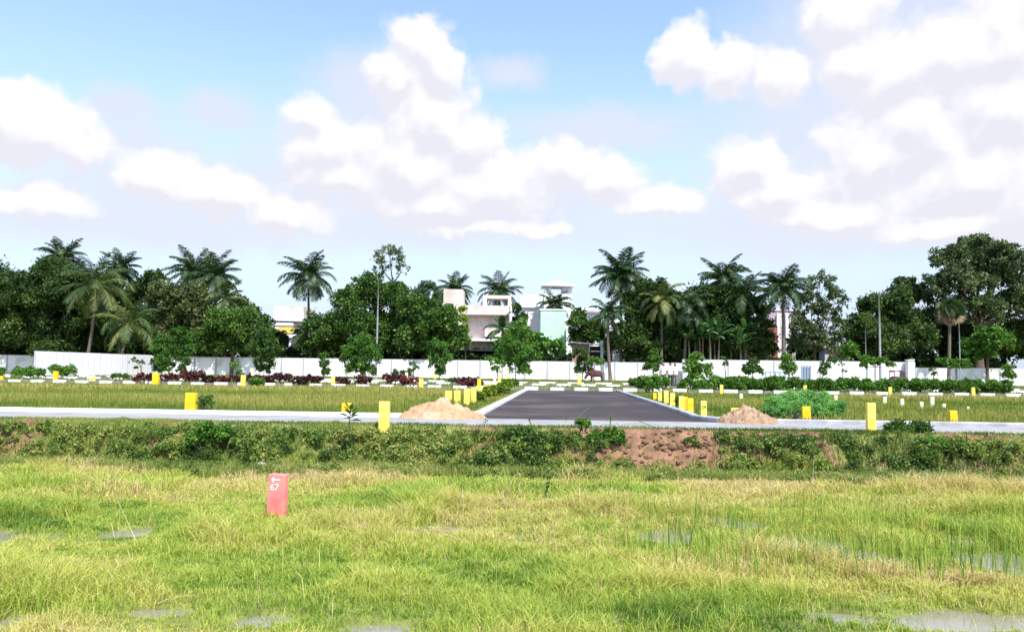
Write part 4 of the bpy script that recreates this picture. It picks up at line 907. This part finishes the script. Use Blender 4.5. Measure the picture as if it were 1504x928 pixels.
# clods of bare earth in the broken part of the bank
cl = MB(); import bmesh
bm = bmesh.new(); bmesh.ops.create_icosphere(bm, subdivisions=2, radius=1); iv = np.array([v.co[:] for v in bm.verts]); fi = np.array([[v.index for v in f.verts] for f in bm.faces]); bm.free()
for i in range(2600):
    x = rng.uniform(-13, 13); px = CX + x / 15.2 * F
    if rng.uniform() > bare(px): continue
    foot, top = bankparam(np.array([x])); t = rng.uniform(.05, .85); y = float(foot[0] + (top[0] - foot[0]) * t); z = float(tz(np.array([x]), np.array([y]))[0])
    s = rng.uniform(.012, .06) * rng.uniform(.5, 1.2); k = 1 + 1.3 * (vn(iv[:, 0] * 2.3 + i, iv[:, 1] * 2.3 + iv[:, 2] * 4, 7) - .5)
    cl.add(iv * k[:, None] * s * np.array([1.2, .9, .8]) + np.array([x, y, z + s * .2]), fi)
tag(cl.build('rubble', M['soil']), 'broken reddish earth clods where the bank has slumped', 'earth', kind='stuff')

# ------------------------------------------------------------------ single plants
def leafy_bush(label, px, py, w, h, z, mat_, leaf, tint0=.45, name='bank_bush', dens=1.0, group='bushes on the bank', cat='bush'):
    return shrub(name, label, cat, px, py, w, h, mat_, leaf=leaf, z=z, group=group, tint0=tint0, dens=dens)
leafy_bush('dark green bush standing out on the bank right of the tall bank-edge post', 1335, 668, 52, 46, -.45, M['mid'], .055, .35)
leafy_bush('brighter green bush spilling down the bank right of the darkest bush', 1366, 676, 44, 34, -.5, M['bright'], .055, .45)
leafy_bush('soft green broad bush on the left part of the bank', 305, 660, 72, 34, -.45, M['bright'], .06, .5)
leafy_bush('dark hanging bush on the bank below the sand heap side of the road', 765, 668, 40, 38, -.5, M['mid'], .06, .35)
leafy_bush('green bush at the foot of the broken earth, left of the bare patch', 888, 668, 46, 34, -.5, M['bright'], .055, .4)
leafy_bush('small green weed clump sticking up before the road mouth', 856, 632, 20, 16, -.03, M['bright'], .045, .5)
leafy_bush('weed growing on the right of the squat deep-yellow post', 302, 606, 24, 25, 0, M['mid'], .05, .6, dens=.5)
leafy_bush('dark small weed clump in the field near the right edge', 1432, 745, 22, 10, -.8, M['mid'], .04, .35, group='weeds in the wet field', name='field_weed', cat='weed')
def rosette(label, px, ybase, h, z, mat_, n=11, L=.2, name='rosette_plant'):
    b0 = gnd(px, ybase, z); d = b0[1]; hh = h * d / F; root = thing(name, label, 'plant', b0); mb = MB(); s_ = MB(); s_.tube([b0 - np.array([0, 0, .03]), b0 + np.array([.01, 0, hh * .8])], [.012, .006], 6); s_.build('stem', M['bark'], root)
    for i in range(n):
        az = i * 2.4; zf = .35 + .5 * i / n; e = .2 + .9 * i / n; H = np.array([math.cos(az) * math.cos(e), math.sin(az) * math.cos(e), math.sin(e)]); o = b0 + np.array([.005, 0, hh * zf]); S = np.cross(H, [0, 0, 1.]); S /= np.linalg.norm(S)
        LL = L * rng.uniform(.8, 1.15); mid = o + H * LL * .5 + np.array([0, 0, .01]); tip = o + H * LL - np.array([0, 0, .05])
        mb.add([o, mid + S * LL * .16, tip, mid - S * LL * .16], [(0, 1, 2, 3)], rng.uniform(.1, .6))
    mb.build('leaves', mat_, root)
rosette('dark sapling with drooping strap leaves in front of the half-hidden yellow post', 513, 629, 33, -.03, M['mid'], 13, .24)
rosette('small broad-leaved plant at the concrete edge before the road', 896, 626, 18, -.02, M['bright'], 12, .11)
rosette('tiny plant in the crack of the concrete before the road mouth centre', 713, 624, 8, -.02, M['bright'], 8, .08)
def stalk(label, pts, z, r, mat_, dy=0, leaf=0, name='dry_stalk', cat='stalk', group=None):
    # pts in photo pixels from the root up; the stalk stands in the vertical plane through its root
    b0 = gnd(pts[0][0], pts[0][1], z); d = b0[1]; P = [at(x, y, d + dy * i / len(pts)) for i, (x, y) in enumerate(pts)]
    root = thing(name, label, cat, b0, group); mb = MB(); mb.tube(P, np.linspace(r, r * .35, len(P)), 5, tint=.7); mb.build('stem', mat_, root, smooth=True)
    if leaf:
        lv = MB(); Pn = np.array(P); C = Pn[0] + (Pn[-1] - Pn[0]) * rng.uniform(.25, 1, leaf)[:, None] + rng.normal(0, .02, (leaf, 3)); A = rnd_unit(leaf); leafcards(lv, C, A, .05, .02, rng.uniform(.1, .6, leaf)); lv.build('leaves', M['mid'], root)
stalk('pale dry stalk leaning left over the wet grass at left', [(202,799),(190,772),(176,742),(163,708)], -.8, .006, M['straw'], dy=.0)
stalk('arched straw-coloured grass stem at lower centre-left', [(232,886),(245,880),(265,875),(285,873),(295,877)], -.8, .004, M['straw'])
stalk('tall arched grass stem left of the lower centre', [(628,888),(632,870),(645,850),(665,838),(682,834)], -.8, .003, M['straw'])
stalk('dark weed stem standing upright in the middle of the field', [(797,742),(801,728),(806,712),(809,698)], -.8, .009, M['bark'], leaf=60, name='weed_stem', cat='weed')
stalk('pale upright reed in the right half of the field', [(1133,770),(1133,750),(1134,735),(1133,722)], -.8, .005, M['straw'])
stalk('brown feathery seed head rising in front of the bank at right', [(1194,712),(1194,695),(1195,675),(1196,655)], -.75, .008, M['straw'], leaf=40, name='seed_head_weed', cat='weed')
stalk('thin arching weed seen against the asphalt', [(846,628),(850,612),(862,600),(878,594)], -.02, .005, M['lime'], leaf=10, name='arching_weed', cat='weed')
stalk('short straight weed against the asphalt left of the arching one', [(830,626),(831,616),(832,606)], -.02, .004, M['lime'], leaf=6, name='thin_weed', cat='weed')

# ------------------------------------------------------------------ people, cow, rickshaw
def skin_obj(name, verts, edges, radii, mat_, parent, sub=2, smooth=True):
    me = bpy.data.meshes.new(name); off = Vector(parent['_b']) if parent is not None else Vector((0, 0, 0))
    me.from_pydata([Vector(v) - off for v in verts], edges, []); o = bpy.data.objects.new(name, me); COL.objects.link(o); o.parent = parent
    md = o.modifiers.new('skin', 'SKIN'); md.use_smooth_shade = True
    for i, r in enumerate(radii):
        sv = me.skin_vertices[0].data[i]; rr = r if isinstance(r, tuple) else (r, r); sv.radius = rr; sv.use_root = (i == 0)
    s = o.modifiers.new('sub', 'SUBSURF'); s.levels = sub; s.render_levels = sub; me.materials.append(mat_); return o
def person(label, px, d, gz, facing, tr, arm=0.0, hgt=1.68):
    b0 = at(px, 540, d); b0[2] = gz; root = thing('person', label, 'person', b0, 'people standing beyond the right kerb'); k = hgt / 1.7
    ca, sa = math.cos(facing), math.sin(facing)
    def W(x, y, z): return (b0[0] + (x * ca - y * sa) * k, b0[1] + (x * sa + y * ca) * k, gz + z * k)
    V = [W(0,0,.95),W(0,0,1.15),W(0,0,1.36),W(0,0,1.46),W(0,.01,1.53),W(0,.02,1.60),W(0,.01,1.665)]; E = [(0,1),(1,2),(2,3),(3,4),(4,5),(5,6)]; Rr = [(.15,.12),(.14,.11),(.15,.11),(.06,.06),(.085,.09),(.10,.115),(.085,.095)]
    n = len(V); V += [W(0,.135,1.575)]; E += [(5,n)]; Rr += [.022]
    for s in (-1, 1): n = len(V); V += [W(s*.105,.01,1.58)]; E += [(5,n)]; Rr += [.026]
    for s in (-1, 1):
        n = len(V); V += [W(s*.19,0,1.38),W(s*.25,.02,1.10),W(s*(.25-arm*.1),.08+arm*.12,.86),W(s*(.25-arm*.12),.10+arm*.15,.77)]; E += [(2,n),(n,n+1),(n+1,n+2),(n+2,n+3)]; Rr += [.06,.05,.037,.045]
        n = len(V); V += [W(s*.10,0,.88),W(s*.11,.02,.48),W(s*.11,0,.09),W(s*.12,.15,.045)]; E += [(0,n),(n,n+1),(n+1,n+2),(n+2,n+3)]; Rr += [.095,.065,.05,(.05,.035)]
    skin_obj('body', V, E, [tuple(np.array(r) * k) if isinstance(r, tuple) else r * k for r in Rr], M['skin'], root)
    V = [W(0,0,.80),W(0,0,.88),W(0,0,1.05),W(0,0,1.25),W(0,0,1.38),W(0,0,1.455)]; E = [(i, i + 1) for i in range(5)]; Rr = [(.205,.155),(.205,.155),(.195,.15),(.205,.155),(.20,.14),(.085,.085)]
    for s in (-1, 1):
        n = len(V); V += [W(s*.20,0,1.385),W(s*.245,.015,1.26),W(s*.255,.02,1.10)]; E += [(4,n),(n,n+1),(n+1,n+2)]; Rr += [.088,.08,.075]
    skin_obj('shirt', V, E, Rr, M['shirt'], root)
    V = [W(0,0,.97),W(0,0,.88)]; E = [(0,1)]; Rr = [(.175,.13),(.185,.14)]
    for s in (-1, 1):
        n = len(V); V += [W(s*.105,0,.78),W(s*.11,.02,.48),W(s*.11,0,.07)]; E += [(1,n),(n,n+1),(n+1,n+2)]; Rr += [.115,.09,.078]
    skin_obj('trousers', V, E, Rr, M[tr], root)
    skin_obj('hair', [W(0,-.03,1.56),W(0,-.02,1.64),W(0,0,1.695)], [(0,1),(1,2)], [(.10,.09),(.118,.115),(.09,.10)], M['hair'], root)
    for s in (-1, 1):
        e = MB(); p = np.array(W(s * .035, .112, 1.60)); e.tube([p - [0, 0, .009], p, p + [0, 0, .009]], [.003, .011, .003], 6); e.build('eye', M['hair'], root)
        sh = MB(); p0 = np.array(W(s * .11, -.06, .045)); p1 = np.array(W(s * .12, .17, .04)); sh.tube([p0, (p0 + p1) / 2, p1], [.045, .052, .035], 8); sh.build('shoe', M['rubber'], root, smooth=True)
    return root
person('person in white shirt and dark trousers, front one of the group', 984.5, 57, .12, R(185), 'trouser', .3)
person('person in white shirt behind the front one, on the left', 974.5, 60.5, .12, R(160), 'trouser', .1, 1.66)
person('person in white shirt and grey trousers, rightmost of the group', 991.5, 59.5, .12, R(210), 'greytrouser', .6, 1.66)
def cow():
    d = 84; b0 = at(875, 558, d); b0[2] = 0; root = thing('cow', 'dark reddish-brown cow grazing at the road end before the white wall', 'cow', b0); x0, y0 = b0[0], b0[1]
    def W(x, y, z): return (x0 + x, y0 + y, z)
    V = [W(.55,0,.98),W(.15,0,.95),W(-.35,0,.98),W(-.65,0,1.0),W(-.90,-.02,.78),W(-1.08,-.04,.50),W(-1.15,-.05,.30),W(.72,0,.95)]
    E = [(0,1),(1,2),(2,3),(3,4),(4,5),(5,6),(0,7)]; Rr = [(.30,.32),(.33,.38),(.31,.36),(.24,.29),.17,.15,.10,(.20,.24)]
    for s in (-1, 1):
        n = len(V); V += [W(-.44,s*.17,.62),W(-.46,s*.18,.36),W(-.44,s*.18,.05)]; E += [(2,n),(n,n+1),(n+1,n+2)]; Rr += [.13,.075,.065]
        n = len(V); V += [W(.58,s*.17,.66),W(.68,s*.18,.40),W(.62,s*.18,.05)]; E += [(0,n),(n,n+1),(n+1,n+2)]; Rr += [.16,.08,.065]
    skin_obj('body', V, E, Rr, M['cow'], root)
    mb = MB(); mb.tube([W(.78,0,1.0),W(.88,0,.92),W(.92,0,.7),W(.91,0,.42),W(.91,0,.28)], [.04,.035,.025,.022,.04], 6); mb.build('tail', M['cow'], root, smooth=True)
    for s in (-1, 1):
        mb = MB(); mb.tube([W(-1.0,s*.1,.62),W(-1.02,s*.2,.72),W(-1.0,s*.2,.86)], [.03,.022,.006], 6); mb.build('horn', M['horn'], root, smooth=True)
        mb = MB(); mb.add([W(-1.0,s*.11,.58),W(-.95,s*.2,.60),W(-.93,s*.3,.54),W(-1.02,s*.2,.53)], [(0,1,2,3)]); mb.build('ear', M['cow'], root)
cow()
def rickshaw():
    d = 88; b0 = at(1323, 545, d); b0[2] = 0; x0 = b0[0]; y0 = d; root = thing('auto_rickshaw', 'small maroon three-wheeled vehicle parked behind the hedge', 'vehicle', b0)
    def extr(mb, prof, y_a, y_b):
        n = len(prof); v = [[x0 + p[0], y_a, p[1]] for p in prof] + [[x0 + p[0], y_b, p[1]] for p in prof]
        fs = [tuple(range(n)), tuple(range(2 * n - 1, n - 1, -1))]; mb.add(v, [np.array([fs[0]]), np.array([fs[1]]), np.array([[i, i + n, (i + 1) % n + n, (i + 1) % n] for i in range(n)])]); return mb
    extr(MB(), [(-.75,.28),(.55,.28),(.78,.42),(.80,.85),(.62,1.02),(.52,.95),(-.75,.95)], y0, y0 + 1.2).build('body', M['maroonpaint'], root, bevel=.03)
    extr(MB(), [(-.78,1.55),(-.7,1.70),(.25,1.72),(.48,1.58),(.42,1.54),(.2,1.62),(-.66,1.62),(-.7,1.5)], y0 - .02, y0 + 1.22).build('canopy', M['maroonpaint'], root, bevel=.02)
    for x, l in ((-.72, .05), (-.1, .04), (.47, .04)):
        for yy_ in (y0 + .02, y0 + 1.14):
            MB().box((x0 + x, yy_, .95), (x0 + x + l, yy_ + .04, 1.6)).build('pillar', M['maroonpaint'], root)
    MB().box((x0 + .49, y0 + .1, .98), (x0 + .51, y0 + 1.1, 1.52)).build('windscreen', M['glass'], root)
    MB().box((x0 - .6, y0 + .1, .55), (x0 - .15, y0 + 1.1, 1.05)).build('seat', M['rubber'], root, bevel=.03)
    for x, y in ((-.5, y0 + .05), (-.5, y0 + 1.12), (.6, y0 + .6)):
        w = MB(); w.tube([(x0 + x, y - .05, .2), (x0 + x, y + .05, .2)], [.2, .2], 16); wo = w.build('wheel', M['rubber'], root); h_ = MB(); h_.tube([(x0 + x, y - .056, .2), (x0 + x, y + .056, .2)], [.1, .1], 12); h_.build('hub', M['steel'], wo)
    hl = MB(); hl.tube([(x0 + .78, y0 + .6, .75), (x0 + .85, y0 + .6, .75)], [.08, .09], 10); hl.build('headlight', M['glass'], root)
rickshaw()

for o in bpy.data.objects:
    if '_b' in o.keys(): del o['_b']

# ------------------------------------------------------------------ camera, light, sky
cam = bpy.data.cameras.new('camera'); co = bpy.data.objects.new('camera', cam); COL.objects.link(co); sc.camera = co
cam.sensor_width = 36; cam.lens = F / 1504 * 36; cam.clip_end = 6000; cam.clip_start = .05
co.matrix_world = Matrix.Translation((0, 0, EYE)) @ CAMROT.to_4x4()
SUN_EL, SUN_AZ = R(56), R(155)        # azimuth clockwise from +Y (the viewing direction)
sd = Vector((math.sin(SUN_AZ) * math.cos(SUN_EL), math.cos(SUN_AZ) * math.cos(SUN_EL), math.sin(SUN_EL)))
sun = bpy.data.lights.new('sun', 'SUN'); sun.energy = 4.2; sun.angle = R(.5); sun.color = (1, .96, .88)
so = bpy.data.objects.new('sun', sun); COL.objects.link(so); so.rotation_euler = sd.to_track_quat('Z', 'Y').to_euler()
wd = bpy.data.worlds.new('World'); sc.world = wd; wd.use_nodes = True; nt = wd.node_tree; nt.nodes.clear(); L = nt.links.new
wd.cycles.sampling_method = 'MANUAL'; wd.cycles.sample_map_resolution = 256
out = N(nt, 'ShaderNodeOutputWorld'); bg = N(nt, 'ShaderNodeBackground'); L(bg.outputs[0], out.inputs[0]); STR = .12; bg.inputs[1].default_value = STR
sky = N(nt, 'ShaderNodeTexSky', sky_type='NISHITA'); sky.sun_disc = False; sky.sun_elevation = SUN_EL; sky.sun_rotation = SUN_AZ; sky.air_density = 1.0; sky.dust_density = .6; sky.ozone_density = 1.5
def angles(px, py):
    r = ray(px, py); return math.atan2(r[0], r[1]), math.atan2(r[2], math.hypot(r[0], r[1]))
# blobs: px, py, rx, ry
CL = [(612,62,56,38),(648,100,44,42),(585,108,46,42),(622,165,82,70),(455,165,44,26),(478,212,68,48),(600,235,120,68),(690,205,48,52),(500,262,96,36),(725,270,125,50),
      (835,248,62,42),(895,262,58,36),(965,298,78,28),(650,300,160,30),(430,318,66,36),(700,335,150,16),(50,188,92,56),(8,165,55,42),(100,208,52,34),(50,292,76,28),(305,272,86,40),(235,255,56,38),
      (1008,84,54,46),(1072,98,50,42),(1142,112,52,44),(1238,22,66,52),(1255,80,60,60),(1330,105,78,66),(1395,78,72,56),(1480,50,80,80),(1470,150,110,90),(1345,185,120,80),(1290,235,110,66),(1420,262,130,60),
      (1105,238,56,40),(1135,285,82,36),(1230,318,110,30),(1400,330,120,22),(1530,280,120,90)]
FA = [(180,160,60,34),(322,162,62,32),(750,108,58,28),(200,225,110,60),(380,280,160,70),(640,330,420,50),(1200,330,380,60),(200,330,330,48),(880,190,160,40),(1250,180,220,120),(540,140,90,70),(250,290,220,60),(760,290,260,60),(1180,260,160,90),(1330,60,260,110),(560,230,230,90)]
grp = bpy.data.node_groups.new('cloud_density', 'ShaderNodeTree')
grp.interface.new_socket('P', in_out='INPUT', socket_type='NodeSocketVector'); grp.interface.new_socket('D', in_out='OUTPUT', socket_type='NodeSocketFloat'); grp.interface.new_socket('S', in_out='OUTPUT', socket_type='NodeSocketFloat')
gi = N(grp, 'NodeGroupInput'); go = N(grp, 'NodeGroupOutput'); GL = grp.links.new
# billowing distortion
def gnoise(scale, detail, rough=.55):
    n_ = N(grp, 'ShaderNodeTexNoise'); n_.inputs['Scale'].default_value = scale; n_.inputs['Detail'].default_value = detail; n_.inputs['Roughness'].default_value = rough; GL(gi.outputs[0], n_.inputs['Vector']); return n_
nz = gnoise(14, 6, .6); sub = N(grp, 'ShaderNodeVectorMath', operation='SUBTRACT'); GL(nz.outputs['Color'], sub.inputs[0]); sub.inputs[1].default_value = (.5, .5, .5)
ma = N(grp, 'ShaderNodeVectorMath', operation='MULTIPLY_ADD'); GL(sub.outputs[0], ma.inputs[0]); ma.inputs[1].default_value = (.055, .045, 0); GL(gi.outputs[0], ma.inputs[2])
def field(blobs, k):
    cur = None
    for (px, py, rx, ry) in blobs:
        u, v_ = angles(px, py); cs = 1 / F
        iv_ = (1 / (rx * cs * 1.1), 1 / (ry * cs * 1.1), 0)
        m1 = N(grp, 'ShaderNodeVectorMath', operation='MULTIPLY_ADD'); GL(ma.outputs[0], m1.inputs[0]); m1.inputs[1].default_value = iv_; m1.inputs[2].default_value = (-u * iv_[0], -v_ * iv_[1], 0)
        ln = N(grp, 'ShaderNodeVectorMath', operation='LENGTH'); GL(m1.outputs[0], ln.inputs[0])
        if cur is None: cur = ln.outputs['Value']
        else:
            mn = N(grp, 'ShaderNodeMath', operation='SMOOTH_MIN'); GL(cur, mn.inputs[0]); GL(ln.outputs['Value'], mn.inputs[1]); mn.inputs[2].default_value = k; cur = mn.outputs[0]
    s_ = N(grp, 'ShaderNodeMath', operation='SUBTRACT'); s_.inputs[0].default_value = 1; GL(cur, s_.inputs[1]); return s_.outputs[0]
fd = field(CL, .32); fs = field(FA, .4)
vo = N(grp, 'ShaderNodeTexVoronoi', feature='SMOOTH_F1'); vo.inputs['Scale'].default_value = 22; vo.inputs['Smoothness'].default_value = .35; vo.inputs['Detail'].default_value = 2; vo.inputs['Randomness'].default_value = 1; GL(ma.outputs[0], vo.inputs['Vector'])
vm = N(grp, 'ShaderNodeMath', operation='MULTIPLY_ADD'); GL(vo.outputs['Distance'], vm.inputs[0]); vm.inputs[1].default_value = -.42; vm.inputs[2].default_value = .17
n2 = gnoise(30, 5, .6); nm = N(grp, 'ShaderNodeMath', operation='MULTIPLY_ADD'); GL(n2.outputs[0], nm.inputs[0]); nm.inputs[1].default_value = .45; nm.inputs[2].default_value = -.225
ad = N(grp, 'ShaderNodeMath', operation='ADD'); GL(vm.outputs[0], ad.inputs[0]); GL(nm.outputs[0], ad.inputs[1])
a2 = N(grp, 'ShaderNodeMath', operation='ADD'); GL(fd, a2.inputs[0]); GL(ad.outputs[0], a2.inputs[1]); GL(a2.outputs[0], go.inputs[0])
a3 = N(grp, 'ShaderNodeMath', operation='ADD'); GL(fs, a3.inputs[0]); GL(nm.outputs[0], a3.inputs[1]); GL(a3.outputs[0], go.inputs[1])
tc = N(nt, 'ShaderNodeTexCoord'); sp = N(nt, 'ShaderNodeSeparateXYZ'); L(tc.outputs['Generated'], sp.inputs[0])
az = N(nt, 'ShaderNodeMath', operation='ARCTAN2'); L(sp.outputs[0], az.inputs[0]); L(sp.outputs[1], az.inputs[1]); el_ = N(nt, 'ShaderNodeMath', operation='ARCSINE'); L(sp.outputs[2], el_.inputs[0])
cb = N(nt, 'ShaderNodeCombineXYZ'); L(az.outputs[0], cb.inputs[0]); L(el_.outputs[0], cb.inputs[1])
g1 = N(nt, 'ShaderNodeGroup'); g1.node_tree = grp; L(cb.outputs[0], g1.inputs[0])
of = N(nt, 'ShaderNodeVectorMath', operation='ADD'); of.inputs[1].default_value = (.006, .022, 0); L(cb.outputs[0], of.inputs[0]); g2 = N(nt, 'ShaderNodeGroup'); g2.node_tree = grp; L(of.outputs[0], g2.inputs[0])
def mrange(src, a_, b_, c_, d_, kind='SMOOTHSTEP'):
    m_ = N(nt, 'ShaderNodeMapRange', interpolation_type=kind); L(src, m_.inputs[0]); m_.inputs[1].default_value = a_; m_.inputs[2].default_value = b_; m_.inputs[3].default_value = c_; m_.inputs[4].default_value = d_; return m_.outputs[0]
alpha = mrange(g1.outputs[0], -.26, .17, 0, 1); soft = mrange(g1.outputs[1], -.20, .75, 0, .85)
df = N(nt, 'ShaderNodeMath', operation='SUBTRACT'); L(g1.outputs[0], df.inputs[0]); L(g2.outputs[0], df.inputs[1])
lit = mrange(df.outputs[0], -.20, .24, 0, 1, 'LINEAR')
cc = N(nt, 'ShaderNodeMixRGB'); L(lit, cc.inputs[0]); cc.inputs[1].default_value = (.435/STR, .44/STR, .485/STR, 1); cc.inputs[2].default_value = (.535/STR, .525/STR, .55/STR, 1)
SKYMUL = N(nt, 'ShaderNodeMixRGB', blend_type='MULTIPLY'); SKYMUL.inputs[0].default_value = 1; SKYMUL.inputs[2].default_value = (1.42, 1.36, 1.38, 1); L(sky.outputs[0], SKYMUL.inputs[1])
m0 = N(nt, 'ShaderNodeMixRGB'); hz = mrange(el_.outputs[0], -.02, .42, .93, 0, 'SMOOTHSTEP'); mh = N(nt, 'ShaderNodeMixRGB'); L(hz, mh.inputs[0]); L(SKYMUL.outputs[0], mh.inputs[1]); mh.inputs[2].default_value = (.322/STR, .372/STR, .478/STR, 1)
L(soft, m0.inputs[0]); L(mh.outputs[0], m0.inputs[1]); m0.inputs[2].default_value = (.41/STR, .43/STR, .50/STR, 1)
m1 = N(nt, 'ShaderNodeMixRGB'); L(alpha, m1.inputs[0]); L(m0.outputs[0], m1.inputs[1]); L(cc.outputs[0], m1.inputs[2]); L(m1.outputs[0], bg.inputs[0])
# the cloud bank stands in this part of the sky only; elsewhere the sky is clear (and cheaper to trace)
bg2 = N(nt, 'ShaderNodeBackground'); bg2.inputs[1].default_value = STR; L(SKYMUL.outputs[0], bg2.inputs[0])
ab = N(nt, 'ShaderNodeMath', operation='ABSOLUTE'); L(az.outputs[0], ab.inputs[0]); c1 = N(nt, 'ShaderNodeMath', operation='LESS_THAN'); L(ab.outputs[0], c1.inputs[0]); c1.inputs[1].default_value = .85
c2 = N(nt, 'ShaderNodeMath', operation='LESS_THAN'); L(el_.outputs[0], c2.inputs[0]); c2.inputs[1].default_value = .56; c3 = N(nt, 'ShaderNodeMath', operation='GREATER_THAN'); L(el_.outputs[0], c3.inputs[0]); c3.inputs[1].default_value = -.02
c4 = N(nt, 'ShaderNodeMath', operation='MULTIPLY'); L(c1.outputs[0], c4.inputs[0]); L(c2.outputs[0], c4.inputs[1]); c5 = N(nt, 'ShaderNodeMath', operation='MULTIPLY'); L(c4.outputs[0], c5.inputs[0]); L(c3.outputs[0], c5.inputs[1])
ms = N(nt, 'ShaderNodeMixShader'); L(c5.outputs[0], ms.inputs[0]); L(bg2.outputs[0], ms.inputs[1]); L(bg.outputs[0], ms.inputs[2]); L(ms.outputs[0], out.inputs[0])
vs = sc.view_settings; vs.view_transform = 'Standard'; vs.look = 'None'; vs.exposure = .95; vs.gamma = 1
sc.cycles.max_bounces = 6; sc.cycles.transparent_max_bounces = 4; sc.cycles.use_denoising = True
